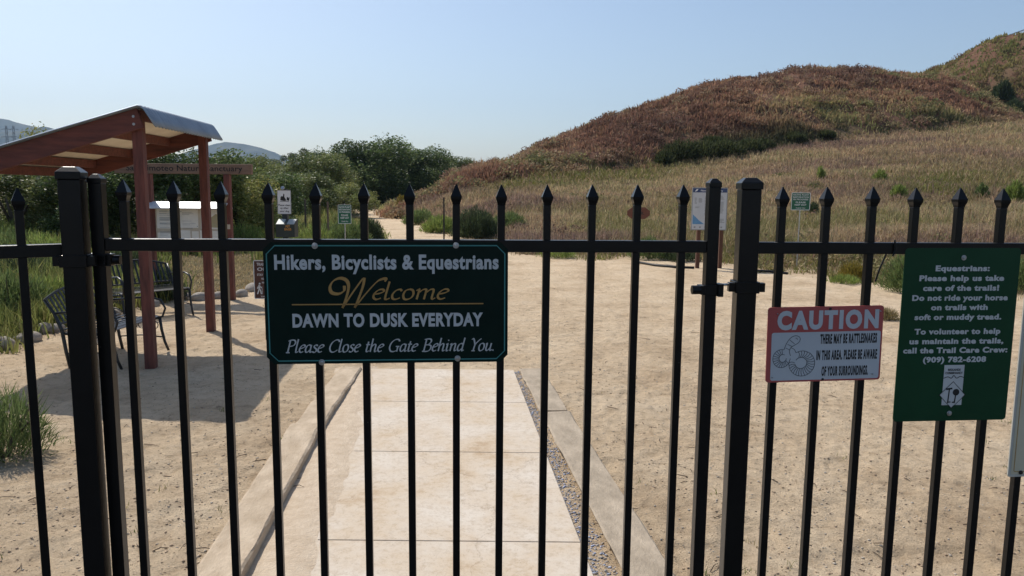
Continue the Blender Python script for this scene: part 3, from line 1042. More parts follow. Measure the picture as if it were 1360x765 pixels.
bush_at(1362, 388, 'green bush at the right edge behind the cream sign', 0.85, 1.1, 4000, 0.08, SAGE, 33, 'sage_bush', 'bush', FRB, 0.35)
bush_at(740, 342, 'low green clump at the sand edge right of the welcome sign', 0.34, 1.2, 2500, 0.08, LIME, 34, 'sage_bush', 'bush', FRB, 0.3)
bush_at(862, 344, 'green clump below the brown board on its stake', 0.65, 1.3, 3500, 0.09, SAGE, 35, 'sage_bush', 'bush', FRB, 0.35)
bush_at(905, 347, 'dark green clump left of the map panel posts', 0.45, 1.0, 2500, 0.08, DSAGE, 36, 'sage_bush', 'bush', FRB, 0.35)


def hit(px, py):
    d = ray(px, py)
    t = np.arange(12, 260, 0.25)
    g = height(d.x * t, d.y * t)
    k = int(np.argmax(EYE + d.z * t < g))
    return Vector((d.x * t[k], d.y * t[k], float(g[k])))


def far_bush(px, py, Y, label, H, W, n, leaf, pal, seed, name='green_shrub', group='green shrubs scattered over field and hill'):
    d = hit(px, py)
    o = make_bush(name, label, 'shrub', H, W, n, leaf, pal, seed, group, 0.5)
    o.matrix_basis = Matrix.Translation(d - Vector((0, 0, 0.03)))
    return o


far_bush(1346, 272, 30, 'tallest green shrub in the field at the right edge', 1.15, 0.9, 1800, 0.16, LIME, 41)
far_bush(1304, 262, 31, 'small green shrub left of the tall one at the right edge', 0.6, 0.6, 800, 0.14, SAGE, 42)
far_bush(1194, 265, 30, 'leafy green shrub in the middle of the right field', 0.7, 0.8, 900, 0.15, LIME, 43)
far_bush(1168, 242, 36, 'light green shrub higher up the right field', 0.7, 0.8, 900, 0.16, LIME, 44)
far_bush(1090, 240, 36, 'slender green shrub above the green notice on its pole', 0.85, 0.5, 700, 0.15, LIME, 45)
far_bush(1078, 285, 24, 'dark shrub directly behind the green notice on its pole', 0.55, 0.6, 900, 0.11, DSAGE, 46)
far_bush(1330, 140, 112, 'dark green shrub in the hollow between the two hills', 3.4, 2.8, 3500, 0.5, DSAGE, 47)
far_bush(1345, 150, 106, 'lower dark shrub at the bottom of the hollow', 1.5, 2.6, 1500, 0.45, DSAGE, 48)
for k, (px, Y, H, W) in enumerate([(903, 215, 1.7, 3.4), (935, 212, 1.7, 3.6), (966, 208, 1.4, 3.2), (994, 203, 1.1, 2.6), (1014, 199, 0.9, 2.2), (884, 219, 1.0, 1.8), (945, 196, 1.0, 2.4), (1056, 191, .6, 1.8), (1098, 185, .5, 1.5)]):  # dark bushes, also standing in for the shadow along the hill foot
    lab = ['leftmost dark bush in the shaded hollow at the hill foot', 'second dark bush from the left in the hollow at the hill foot', 'middle dark bush in the row at the hill foot',
           'fourth dark bush from the left at the hill foot', 'right end bush of the dense dark row at the hill foot', 'small dark bush left of the row at the hill foot',
           'dark bush above the row at the hill foot', 'low dark bush added as shade on the foot line right of the row',
           'low dark bush added as shade farthest right on the foot line of the brown hill'][k]
    far_bush(px, Y, 0, lab, H, W, 1500, 0.32, [(0, (0.022, 0.030, 0.013)), (0.5, (0.045, 0.055, 0.022)), (1, (0.095, 0.10, 0.04))], 60 + k, 'dark_bush', 'dark bushes at the foot of the brown hill')

# ------------------------------------------------------------------ concrete walk and curbs
def slab():
    m = MB()
    ys = [SY1] + [P(580, y).y for y in (535.7, 602.8, 722)]
    ys += [ys[-1] - 1.4, 1.72]
    def para(m, a, b, i, z0, z1):
        q = [(SX0 + i + KL * (a - SY1), a), (SX1 - i + KR * (a - SY1), a), (SX1 - i + KR * (b - SY1), b), (SX0 + i + KL * (b - SY1), b)]
        pts = [(x, y, z) for z in (z0, z1) for x, y in q]
        m.poly(pts, [(0, 1, 2, 3), (7, 6, 5, 4), (0, 4, 5, 1), (1, 5, 6, 2), (2, 6, 7, 3), (3, 7, 4, 0)])
    for a, b in zip(ys[:-1], ys[1:]):
        para(m, a - .0035, b + .0035, 0, -.096, .016)
    setting(m.build('concrete_path', CONCRETE, bevel=0.004))
    g = MB()
    para(g, SY1 - .02, 1.74, .01, -.09, .004)
    setting(g.build('path_bedding', simple('joint_grit', (0.22, 0.17, 0.12), (0.12, 0.09, 0.065), rough=1, scale=40)))


slab()
m = MB()
m.box((0, -22.35, -.05), (90, 48, .14))  # unseen dark ground, added to darken reflections and fill on the gate fronts
setting(m.build('unseen_asphalt', simple('asphalt', (.055, .053, .050), (.040, .039, .037), rough=.9, scale=30, bump=.5)))


def drift(side):
    # soil blown over the edge of the walk, an uneven thin sheet
    V, T, n = [], [], 90
    for k in range(n + 1):
        y = SY1 + .06 - k * (SY1 - 1.8) / n
        x = SX0 + KL * (y - SY1) if side < 0 else SX1 + KR * (y - SY1)
        w = (.03 + .13 * float(fbm(np.array(y * 2.2), np.array(3.1), 51, 3)) + .10 * float(vnoise(np.array(y * 9.), np.array(.5), 52))) * (1 if side < 0 else .28)
        for q, z in ((-.30, -.004), (-.10, .010), (-.005, .0215), (w * .5, .0205), (w, .0145)):
            V.append((x - side * q if side > 0 else x + q, y, z + .004 * float(vnoise(np.array(y * 14.), np.array(q * 30.), 53)) * (q < w)))
    for k in range(n):
        for j in range(4):
            a = k * 5 + j
            T.append((a, a + 5, a + 6, a + 1))
    setting(tri_mesh('soil', V, T, simple('dusty_soil', (.60, .49, .365), (.47, .365, .255), rough=.95, scale=14, bump=1.0, bscale=60, detail=8), None, smooth=True))


drift(-1)


def curb(label, a0, a1, b0, b1, w, h, seed):
    """weathered curb beam from far (a) to near (b), with broken, uneven edges"""
    a, b = (P(*a0) + P(*a1)) / 2, (P(*b0) + P(*b1)) / 2
    d = (b - a)
    L = d.length
    t = thing('curb_beam', label, 'curb', (a.x, a.y, 0), math.atan2(d.y, d.x) - math.pi / 2, 'weathered curb beams along the concrete walk')
    n = 40
    rings = []
    for k in range(n + 1):
        y = L * k / n
        e = [(float(vnoise(k * .2, j * 3.3, seed) - .5) * 0.010 + float(vnoise(k * 1.9, j * 3.3, seed + 5) - .5) * 0.006) for j in range(4)]
        zz = float(vnoise(k * .3, 9.1, seed) - .5) * 0.02
        c = 0.012
        rings.append([Vector((-w / 2 + e[0], y, -0.05)), Vector((-w / 2 + e[0], y, h - c + zz)), Vector((-w / 2 + c + e[1], y, h + zz)),
                      Vector((w / 2 - c + e[2], y, h + zz * .6)), Vector((w / 2 + e[3], y, h - c * .6 + zz)), Vector((w / 2 - .05, y, -0.05))])
    m = MB()
    m.rings(rings)
    m.build('beam', CURBPALE if 'left' in label else TIMBERCURB, t)
    return t


curb('far left curb beam, nearer the shelter', (452, 487), (481, 500), (396, 572), (424, 574), 0.21, 0.055, 1)
curb('near left curb beam with a dark gap on its inner side', (390, 573), (424, 575), (215, 830), (300, 840), 0.22, 0.07, 2)
curb('far right curb beam beside the bluish gravel strip', (690, 492), (719, 500), (716, 548), (756, 556), 0.235, 0.05, 3)
curb('long near right curb beam beside the bluish gravel strip', (718, 553), (758, 561), (862, 830), (925, 830), 0.235, 0.058, 4)


def stones(name, n, placer, smin, smax, mat, seed, kindstuff=True):
    rng = np.random.default_rng(seed)
    base = np.array([(1, 0, 0), (-1, 0, 0), (0, 1, 0), (0, -1, 0), (0, 0, 1), (0, 0, -1)], float)
    faces = np.array([(0, 2, 4), (2, 1, 4), (1, 3, 4), (3, 0, 4), (2, 0, 5), (1, 2, 5), (3, 1, 5), (0, 3, 5)])
    x, y = placer(rng, n)
    z = height(x, y)
    s = smin * (smax / smin) ** (rng.uniform(0, 1, len(x)) ** 2.2)
    a = rng.uniform(0, 6.28, len(x))
    v = base[None] * s[:, None, None] * rng.uniform(0.55, 1.2, (len(x), 6, 1))
    v[:, :, 2] *= 0.5
    X = v[:, :, 0] * np.cos(a)[:, None] - v[:, :, 1] * np.sin(a)[:, None]
    Y = v[:, :, 0] * np.sin(a)[:, None] + v[:, :, 1] * np.cos(a)[:, None]
    V = np.stack([X + x[:, None], Y + y[:, None], v[:, :, 2] + z[:, None] + s[:, None] * 0.2], -1).reshape(-1, 3)
    T = (np.arange(len(x))[:, None, None] * 6 + faces[None]).reshape(-1, 3)
    return setting(tri_mesh(name, V, T, mat), 'stuff')


def near_ground(rng, n):
    r = 3.2 * (19 / 3.2) ** (rng.uniform(0, 1, n) ** 1.3)
    a = rng.uniform(-0.75, 0.75, n)
    x, y = r * np.sin(a), r * np.cos(a)
    f, h, l = masks(x, y)
    ok = (slab_mask(x, y) < 0.4) & (f < 0.6) & (l < 0.7) & (rng.uniform(0, 1, n) < 0.25 + fbm(x * 1.2, y * 1.2, 131, 3))
    return x[ok], y[ok]


stones('pebbles', 40000, near_ground, 0.0024, 0.012, PEBBLE, 3)
stones('pale_pebbles', 16000, near_ground, 0.0026, 0.012, simple('pale_pebble', (0.55, 0.49, 0.41), (0.34, 0.29, 0.23), rough=.9, scale=13), 4)


def gravel_strip(rng, n):
    t = rng.uniform(0, 1, n)
    a, b = P(690, 494), P(822, 765)
    c, d = P(679, 494), P(780, 765)
    u = rng.uniform(0, 1, n) ** 1.7
    p0 = np.array(c)[None] * (1 - t[:, None]) + np.array(d)[None] * t[:, None]
    p1 = np.array(a)[None] * (1 - t[:, None]) + np.array(b)[None] * t[:, None]
    p = p0 * (1 - u[:, None]) + p1 * u[:, None]
    p[:, 0] += rng.normal(0, 0.025, n)
    return p[:, 0], p[:, 1]


stones('grey_gravel', 2600, gravel_strip, 0.004, 0.013, simple('grey_gravel', (0.46, 0.42, 0.38), (0.25, 0.23, 0.21), rough=.9, scale=17), 5)
stones('blue_gravel', 1500, gravel_strip, 0.004, 0.014, simple('blue_gravel', (0.42, 0.46, 0.58), (0.28, 0.32, 0.44), rough=.8, scale=19), 6)


def soil_left(rng, n):
    t = rng.uniform(0, 1, n)
    c, d = P(484, 496), P(345, 765)
    p = np.array(c)[None] * (1 - t[:, None]) + np.array(d)[None] * t[:, None]
    p[:, 0] += np.abs(rng.normal(0, 0.07, n))
    return p[:, 0], p[:, 1]


stones('loose_grit', 900, soil_left, 0.003, 0.010, PEBBLE, 8)


def twigs():
    rng = random.Random(5)
    m = MB()
    for k in range(260):
        r = 3.3 * (14 / 3.3) ** rng.random()
        a = rng.uniform(-0.7, 0.7)
        x, y = r * math.sin(a), r * math.cos(a)
        if slab_mask(np.array([x]), np.array([y]))[0] > 0.3:
            continue
        f, h, l = masks(np.array([x]), np.array([y]))
        if l[0] > 0.8:
            continue
        b, L = rng.uniform(0, 6.28), rng.uniform(0.025, 0.14)
        z = float(height(x, y)) + 0.006
        p1 = (x + math.cos(b) * L * .5 - math.sin(b) * L * rng.uniform(-.15, .15), y + math.sin(b) * L * .5, z + rng.uniform(0, .012))
        m.tube([(x, y, z), p1, (x + math.cos(b) * L, y + math.sin(b) * L, z)], [0.003, 0.0025, 0.001], 4)
    setting(m.build('twig_litter', TWIGMAT), 'stuff')


twigs()


def sprouts():
    x, y = near_ground(np.random.default_rng(12), 160)
    X, Y = tufted(x, y, 9, 0.02 + 0 * x)
    n = len(X)
    c = mixcols([(0, (.09, .11, .035)), (.5, (.16, .16, .06)), (1, (.32, .26, .14))], np.repeat(RNG.uniform(0, 1, len(x)), 9))
    setting(blades('weed_sprouts', X, Y, height(X, Y) + .01, RNG.uniform(.015, .06, n), np.full(n, .005), jitter(c, .15), GRASSMAT, .8), 'stuff')


sprouts()

# boulders edging the grass, each one a thing
ROCKS = [(4, 461, 34, 'boulder at the left picture edge, leftmost of the stone edging'), (38, 453, 34, 'pale boulder right of the leftmost one in the edging'),
         (58, 441, 30, 'low boulder behind the left fence picket'), (76, 440, 26, 'boulder touching the left gate post in the edging'),
         (66, 431, 20, 'small stone lying behind the other edging stones on the left'), (150, 420, 30, 'boulder hidden behind the front bench'),
         (200, 406, 28, 'boulder under the rear bench'), (266, 399, 26, 'long pale boulder left of the far shelter post'),
         (290, 396, 22, 'grey boulder just right of the far shelter post'), (320, 393, 22, 'brownish boulder right of the kiosk post'),
         (335, 386, 24, 'pale flat boulder beside the brown hiker sign'), (247, 396, 18, 'small stone left of the long pale boulder')]
for k, (px, py, wpx, lab) in enumerate(ROCKS):
    p = P(px, py)
    w = wpx * p.y / 1180
    bm = bmesh.new()
    bmesh.ops.create_icosphere(bm, subdivisions=3, radius=1)
    for v in bm.verts:
        n = 1 + 0.5 * (float(fbm(v.co.x * 1.3 + k * 5 + v.co.z, v.co.y * 1.3 - v.co.z, 11 + k, 3)) - .5)
        v.co = Vector((v.co.x * w * .58 * n, v.co.y * w * .42 * n, v.co.z * w * .36 * n + w * .13))
    me = bpy.data.meshes.new('edging_boulder')
    bm.to_mesh(me)
    bm.free()
    for f in me.polygons:
        f.use_smooth = True
    me.materials.append(ROCKMAT)
    o = bpy.data.objects.new('edging_boulder', me)
    COL.objects.link(o)
    o.location = p
    o.rotation_euler = (0, 0, 0.5 * k)
    tag(o, lab, 'boulder', 'stones edging the grass')


# ------------------------------------------------------------------ lettering
def text_faces(body, bold=0.0, shear=0.0, gap=1.0):
    cu = bpy.data.curves.new('lettering', 'FONT')
    cu.body = body
    cu.size = 1.0
    cu.shear = shear
    cu.offset = bold
    cu.space_character = gap
    cu.resolution_u = 4
    ob = bpy.data.objects.new('lettering', cu)
    COL.objects.link(ob)
    dg = bpy.context.evaluated_depsgraph_get()
    me = bpy.data.meshes.new_from_object(ob.evaluated_get(dg))
    v = np.array([tuple(q.co)[:2] for q in me.vertices])
    f = [tuple(p.vertices) for p in me.polygons]
    bpy.data.objects.remove(ob)
    bpy.data.curves.remove(cu)
    bpy.data.meshes.remove(me)
    return v, f


CAPREF = {}


class Lettering:
    """flat letters on the face of a sign whose own frame is x (right), z (up); -y is the front"""

    def __init__(s, y):
        s.y, s.v, s.f = y, [], []

    def add(s, pts, faces):
        b = len(s.v)
        s.v += [(p[0], s.y, p[1]) for p in pts]
        s.f += [tuple(b + i for i in f) for f in faces]

    def text(s, body, cx, base, width, cap, bold=0.0, shear=0.0, gap=None):
        v, f = text_faces(body, bold, shear, gap if gap else 1 + bold * 2.2)
        if (bold, shear) not in CAPREF:
            c, _ = text_faces('H', bold, shear)
            CAPREF[(bold, shear)] = (c[:, 1].min(), c[:, 1].max())
        lo, hi = CAPREF[(bold, shear)]
        x0, x1 = v[:, 0].min(), v[:, 0].max()
        X = (v[:, 0] - (x0 + x1) / 2) / (x1 - x0) * width + cx
        Z = (v[:, 1] - lo) / (hi - lo) * cap + base
        s.add(list(zip(X, Z)), f)

    def rect(s, x0, x1, z0, z1):
        s.add([(x0, z0), (x1, z0), (x1, z1), (x0, z1)], [(0, 1, 2, 3)])

    def poly(s, pts):
        s.add(pts, [tuple(range(len(pts)))])

    def stroke(s, pts, w, thin=None, nib=0.45, smooth=True, closed=False):
        """broad pen stroke: thick across the nib angle, thin along it"""
        P_ = [Vector(p) for p in pts]
        if smooth and len(P_) > 2:
            out = []
            n = len(P_)
            for i in range(n if closed else n - 1):
                a, b, c, d = (P_[(i - 1) % n if closed else max(i - 1, 0)], P_[i], P_[(i + 1) % n], P_[(i + 2) % n if closed else min(i + 2, n - 1)])
                for k in range(8):
                    t = k / 8
                    out.append(0.5 * ((2 * b) + (c - a) * t + (2 * a - 5 * b + 4 * c - d) * t * t + (3 * b - a - 3 * c + d) * t ** 3))
            if not closed:
                out.append(P_[-1])
            P_ = out
        n = len(P_)
        L = []
        for i, p in enumerate(P_):
            q0 = P_[(i - 1) % n] if closed else P_[max(i - 1, 0)]
            q1 = P_[(i + 1) % n] if closed else P_[min(i + 1, n - 1)]
            d = q1 - q0
            d = d.normalized() if d.length > 1e-9 else Vector((1, 0))
            hw = w / 2 if thin is None else (thin + (w - thin) * abs(math.sin(math.atan2(d.y, d.x) - nib))) / 2
            nn = Vector((-d.y, d.x)) * hw
            L.append((p + nn, p - nn))
        pts2 = [tuple(q) for pr in L for q in pr]
        fs = [(2 * i, 2 * i + 1, 2 * i + 3, 2 * i + 2) for i in range(n - 1)]
        if closed:
            fs.append((2 * n - 2, 2 * n - 1, 1, 0))
        s.add(pts2, fs)

    def build(s, name, mat, parent, thick=0.0004):
        me = bpy.data.meshes.new(name)
        me.from_pydata(s.v, [], s.f)
        me.materials.append(mat)
        bm = bmesh.new()
        bm.from_mesh(me)
        bm.normal_update()
        for f in bm.faces:
            if f.normal.y > 0:
                f.normal_flip()
        r = bmesh.ops.extrude_face_region(bm, geom=list(bm.faces))
        for e in r['geom']:
            if isinstance(e, bmesh.types.BMVert):
                e.co.y -= thick
        bmesh.ops.recalc_face_normals(bm, faces=bm.faces)
        bm.to_mesh(me)
        bm.free()
        o = bpy.data.objects.new(name, me)
        COL.objects.link(o)
        o.parent = parent
        return o


# italic pen letters on a unit x-height: lists of strokes, then advance
IT = {
    'e': ([[(.06, .52), (.35, .6), (.56, .8), (.46, .99), (.25, .93), (.08, .6), (.08, .22), (.26, .02), (.5, .14)]], .62),
    'l': ([[(.10, 1.75), (.10, .25), (.2, .02), (.36, .14)]], .40),
    'c': ([[(.52, .82), (.40, .98), (.2, .88), (.06, .5), (.12, .12), (.3, .02), (.52, .16)]], .60),
    'o': ([[(.32, 1.0), (.12, .85), (.06, .45), (.16, .08), (.34, 0), (.54, .18), (.60, .55), (.50, .9), (.32, 1.0)]], .72),
    'm': ([[(.0, .85), (.10, .98), (.14, .9), (.14, 0)], [(.14, .6), (.32, .92), (.48, .98), (.54, .8), (.54, 0)], [(.54, .6), (.72, .92), (.88, .98), (.95, .8), (.95, .2), (1.02, .02), (1.15, .14)]], 1.2),
    'n': ([[(.0, .85), (.10, .98), (.14, .9), (.14, 0)], [(.14, .6), (.32, .92), (.5, .98), (.57, .8), (.57, .2), (.64, .02), (.78, .14)]], .82),
    'h': ([[(.12, 1.75), (.12, 0)], [(.12, .6), (.32, .94), (.48, .98), (.56, .8), (.56, .2), (.63, .02), (.78, .14)]], .82),
    'i': ([[(.0, .85), (.10, .98), (.14, .9), (.14, .2), (.22, .02), (.36, .14)], [(.13, 1.36), (.15, 1.50)]], .42),
    'd': ([[(.56, .85), (.36, 1.0), (.14, .82), (.06, .4), (.16, .06), (.34, .06), (.56, .4)], [(.58, 1.75), (.57, .2), (.64, .02), (.78, .14)]], .82),
    'a': ([[(.56, .85), (.36, 1.0), (.14, .82), (.06, .4), (.16, .06), (.34, .06), (.56, .4)], [(.58, 1.0), (.57, .2), (.64, .02), (.78, .14)]], .80),
    'u': ([[(.0, .85), (.10, .98), (.13, .85), (.12, .25), (.24, .02), (.4, .12), (.56, .45)], [(.57, 1.0), (.57, .2), (.64, .02), (.78, .14)]], .82),
    't': ([[(.18, 1.35), (.14, .25), (.24, .02), (.42, .14)], [(-.02, .95), (.40, .97)]], .46),
    's': ([[(.44, .86), (.30, .99), (.12, .88), (.14, .66), (.38, .42), (.40, .14), (.22, .0), (.02, .12)]], .52),
    'P': ([[(.20, 1.62), (.20, 0)], [(.0, 1.5), (.25, 1.64), (.62, 1.62), (.78, 1.3), (.62, .92), (.22, .82)], [(.02, 0), (.40, 0)]], .90),
    'C': ([[(.95, 1.35), (.80, 1.6), (.5, 1.58), (.18, 1.2), (.08, .6), (.26, .1), (.58, .02), (.92, .3)]], 1.02),
    'G': ([[(1.0, 1.36), (.84, 1.6), (.5, 1.58), (.18, 1.2), (.08, .6), (.26, .1), (.58, .0), (.92, .16)], [(.94, .66), (.93, .0)], [(.72, .68), (1.10, .68)]], 1.18),
    'B': ([[(.20, 1.62), (.20, 0)], [(.0, 1.56), (.3, 1.64), (.66, 1.58), (.74, 1.25), (.52, .9), (.22, .85)], [(.5, .88), (.82, .72), (.84, .28), (.58, .0), (.02, .0)]], 1.0),
    'Y': ([[(.0, 1.5), (.14, 1.62), (.28, 1.4), (.48, .78)], [(1.0, 1.62), (.74, 1.3), (.48, .78), (.44, 0)], [(.26, 0), (.62, 0)]], .92),
    '.': ([[(.08, .0), (.13, .12)]], .34),
}


def italic(L, body, x0, x1, base, xh, w=0.16, thin=0.06, shear=0.26, space=.55):
    tot = sum(IT[c][1] if c != ' ' else space for c in body)
    sx = (x1 - x0) / tot
    x = 0
    for c in body:
        if c == ' ':
            x += space
            continue
        st, adv = IT[c]
        for s in st:
            L.stroke([(x0 + (x + p[0]) * sx + p[1] * xh * shear, base + p[1] * xh) for p in s], w * xh * (1.4 if c == '.' else 1), thin * xh, nib=0.5)
        x += adv


def rounded(w, h, r, n=5):
    pts = []
    for cx, cz, a0 in ((w / 2 - r, h / 2 - r, 0), (-w / 2 + r, h / 2 - r, 90), (-w / 2 + r, -h / 2 + r, 180), (w / 2 - r, -h / 2 + r, 270)):
        for k in range(n + 1):
            a = math.radians(a0 + 90 * k / n)
            pts.append((cx + r * math.cos(a), cz + r * math.sin(a)))
    return pts


def chamfer(w, h, c):
    return [(w / 2 - c, h / 2), (-w / 2 + c, h / 2), (-w / 2, h / 2 - c), (-w / 2, -h / 2 + c), (-w / 2 + c, -h / 2), (w / 2 - c, -h / 2), (w / 2, -h / 2 + c), (w / 2, h / 2 - c)]


def bolts(parent, pts, y, r=0.008):
    for x, z in pts:
        m = MB()
        m.disc((x, y, z), (0, -1, 0), r, 0.0018, 18)
        m.disc((x, y - 0.0018, z), (0, -1, 0), r * 0.55, 0.0035, 12, 1)
        m.build('bolt', STEEL, parent)


# ------------------------------------------------------------------ gate and fences
def finial(m, c):
    m.square_stack(c, [(0, .0097), (.005, .0104), (.014, .0135), (.021, .0141), (.037, .0078), (.053, .0007)])


def picket_part(parent, x, z0, z1, half=0.0095, y=0.0):
    m = MB()
    m.square_stack((x, y, 0), [(z0, half), (z1 - 0.053, half)])
    p = m.build('picket', IRON, parent, bevel=0.0016)
    f = MB()
    finial(f, (x, y, z1 - 0.053))
    f.build('finial', IRON, p)
    return p


GY0, GY1 = 1.875, 1.992
gl, gr = D(131.5, 290, GY0), D(946, 290, GY1)
gate_yaw = math.atan2(gr.y - gl.y, gr.x - gl.x)
GLEN = math.hypot(gr.x - gl.x, gr.y - gl.y)
gate = thing('iron_gate', 'black iron picket gate across the walk carrying the welcome sign', 'gate', (gl.x, gl.y, 0), gate_yaw)


def gate_x(px, py):              # distance along the gate of a picture point
    d = ray(px, py)
    n = Vector((-math.sin(gate_yaw), math.cos(gate_yaw), 0))
    t = (Vector((gl.x, gl.y, 0)) - Vector((0, 0, EYE))).dot(n) / d.dot(n)
    q = Vector((0, 0, EYE)) + d * t - Vector((gl.x, gl.y, 0))
    return q.dot(Vector((math.cos(gate_yaw), math.sin(gate_yaw), 0))), EYE + d.z * t


for x, px, py in ((0.0, 127.5, 231), (GLEN, 946, 237)):
    zt = gate_x(px, py)[1]
    m = MB()
    m.square_stack((x, 0, 0), [(0.05, .0155), (zt - 0.022, .0155)])
    s = m.build('stile', IRON, gate, bevel=0.002)
    m = MB()
    m.square_stack((x, 0, 0), [(zt - 0.0225, .0168), (zt - 0.011, .0168), (zt, .006)])
    m.build('cap', IRON, s, bevel=0.001)
RAILZ = EYE - 0.1475
for z, hh in ((RAILZ, .031), (0.18, .031)):
    m = MB()
    m.box((GLEN / 2, 0, z), (GLEN - .0315, .027, hh))
    m.build('rail', IRON, gate, bevel=0.002)
for px, py in ((163, 238), (230, 240), (293, 241), (356, 242), (419, 243), (483, 243), (544, 244), (606, 244), (666, 245), (727, 245), (787, 245), (847, 245), (908, 245)):
    x, z = gate_x(px, py)
    picket_part(gate, x, 0.10, z)
# hinge on the left stile, latch on the right stile
hz = gate_x(140, 345)[1]
m = MB()
m.box((0, -.019, hz), (.036, .006, .030))
m.box((0, .019, hz), (.036, .006, .030))
m.box((.022, 0, hz), (.012, .030, .030))
m.tube([(-.030, -.012, hz - .022), (-.030, -.012, hz + .022)], .009, 12)
m.tube([(.030, 0, hz), (.046, 0, hz)], .012, 12)
m.build('hinge', IRON, gate, bevel=0.001)
lz = gate_x(935, 384)[1]
m = MB()
m.box((GLEN, -.0195, lz), (.048, .007, .026))
m.box((GLEN - .024, -.006, lz), (.012, .036, .024))
m.box((GLEN + .022, -.012, lz), (.014, .036, .034))
m.tube([(GLEN - .052, -.014, lz), (GLEN - .030, -.014, lz)], .012, 12)
m.build('latch', IRON, gate, bevel=0.001)
m = MB()
m.tube([(GLEN + .022, .0, lz + .012), (GLEN + .075, .004, lz + .012)], .0035, 8)
m.build('latch_pin', STEEL, gate)


def post(px_mid, pxtop, pytop, Y, half, label, band_py, yaw=0.0, tabs=(-1, 1)):
    t = D(pxtop, pytop, Y)
    b = D(px_mid, 300, Y)
    p = thing('gate_post', label, 'gate post', (b.x, Y + half, 0), yaw)
    m = MB()
    m.square_stack((0, 0, 0), [(-0.2, half), (t.z - .03, half)])
    m.build('shaft', IRON, p, bevel=0.003)
    m = MB()
    h2 = half + .003
    m.square_stack((0, 0, 0), [(t.z - .0305, h2), (t.z - .013, h2), (t.z, h2 - .014)])
    m.build('cap', IRON, p, bevel=0.0015)
    z = D(px_mid, band_py, Y).z
    m = MB()
    q = half + .004
    for sx, sy, lx, ly in ((0, -q, q * 2, .004), (0, q, q * 2, .004), (-q, 0, .004, q * 2 - .004), (q, 0, .004, q * 2 - .004)):
        m.box((sx, sy, z), (lx + .002, ly, .030))
    for s in tabs:
        m.box((s * (q + .010), -q * .5, z), (.016, .02, .024))
    m.build('hinge_band', IRON, p, bevel=0.001)
    return p


left_post = post(91.5, 87.5, 221, 1.815, 0.0252, 'thicker black iron post with bluish cap at the hinge side, left', 347, 0.20)
right_post = post(997, 1004, 236, 1.985, 0.0258, 'black iron post on the latch side, between gate and right fence', 382, -0.03)

# right fence
fr0, fr1 = D(1002, 326, 2.010), D(1360, 327, 2.070)
ryaw = math.atan2(fr1.y - fr0.y, fr1.x - fr0.x)
rfence = thing('iron_fence', 'black iron picket fence right of the gate carrying three notices', 'fence', (fr0.x, fr0.y, 0), ryaw)


def fence_x(px, py):
    d = ray(px, py)
    n = Vector((-math.sin(ryaw), math.cos(ryaw), 0))
    o = Vector((fr0.x, fr0.y, 0))
    t = (o - Vector((0, 0, EYE))).dot(n) / d.dot(n)
    q = Vector((0, 0, EYE)) + d * t - o
    return q.dot(Vector((math.cos(ryaw), math.sin(ryaw), 0))), EYE + d.z * t


for z in (fr0.z - 0.006, 0.18):
    m = MB()
    m.box((1.25 - .012, 0, z), (2.5, .027, .031))
    m.build('rail', IRON, rfence, bevel=0.002)
xs = []
for px, py in ((1040, 248), (1099, 248), (1160, 248), (1217, 249), (1276, 249), (1333, 250)):
    x, z = fence_x(px, py)
    xs.append(x)
    picket_part(rfence, x, 0.10, z)
for k in range(1, 10):
    picket_part(rfence, xs[-1] + 0.1185 * k, 0.10, z)
# wire tie hanging from the rail
m = MB()
a = fence_x(1183, 322)
m.tube([(a[0], -.018, a[1] + .008), (a[0] + .004, -.019, a[1] - .02), (a[0] - .003, -.018, a[1] - .036)], .0022, 6)
m.tube([(a[0] - .02, -.016, a[1] - .03), (a[0] - .035, -.016, a[1] - .07), (a[0] - .045, -.016, a[1] - .105)], .0022, 6)
m.build('wire_tie', IRON, rfence)
# left fence, angling towards the viewer
ld = Vector((-.82, -.57)).normalized()
lp = D(92, 330, 1.845)
lfence = thing('iron_fence', 'black iron picket fence angling forward from the hinge post, left edge', 'fence', (lp.x, lp.y, 0), math.atan2(ld.y, ld.x))
for z in (lp.z - 0.003, 0.18):
    m = MB()
    m.box((1.005, 0, z), (2.0, .027, .031))
    m.build('rail', IRON, lfence, bevel=0.002)
for k in range(14):
    picket_part(lfence, 0.098 + .1185 * k, 0.10, EYE - 0.008)


# ------------------------------------------------------------------ signs on the gate and fence
def sign_root(name, label, px, py, Yfun, yaw, off, tilt=0.0, group=None, cat='sign'):
    c = Yfun(px, py)
    t = thing(name, label, cat, (0, 0, 0), 0, group)
    t.matrix_basis = Matrix.Translation(c) @ Matrix.Rotation(yaw, 4, 'Z') @ Matrix.Translation((0, -off, 0)) @ Matrix.Rotation(tilt, 4, 'Y')
    return t


def on_gate(px, py):
    x, z = gate_x(px, py)
    return Vector((gl.x + math.cos(gate_yaw) * x, gl.y + math.sin(gate_yaw) * x, z))


def on_fence(px, py):
    x, z = fence_x(px, py)
    return Vector((fr0.x + math.cos(ryaw) * x, fr0.y + math.sin(ryaw) * x, z))


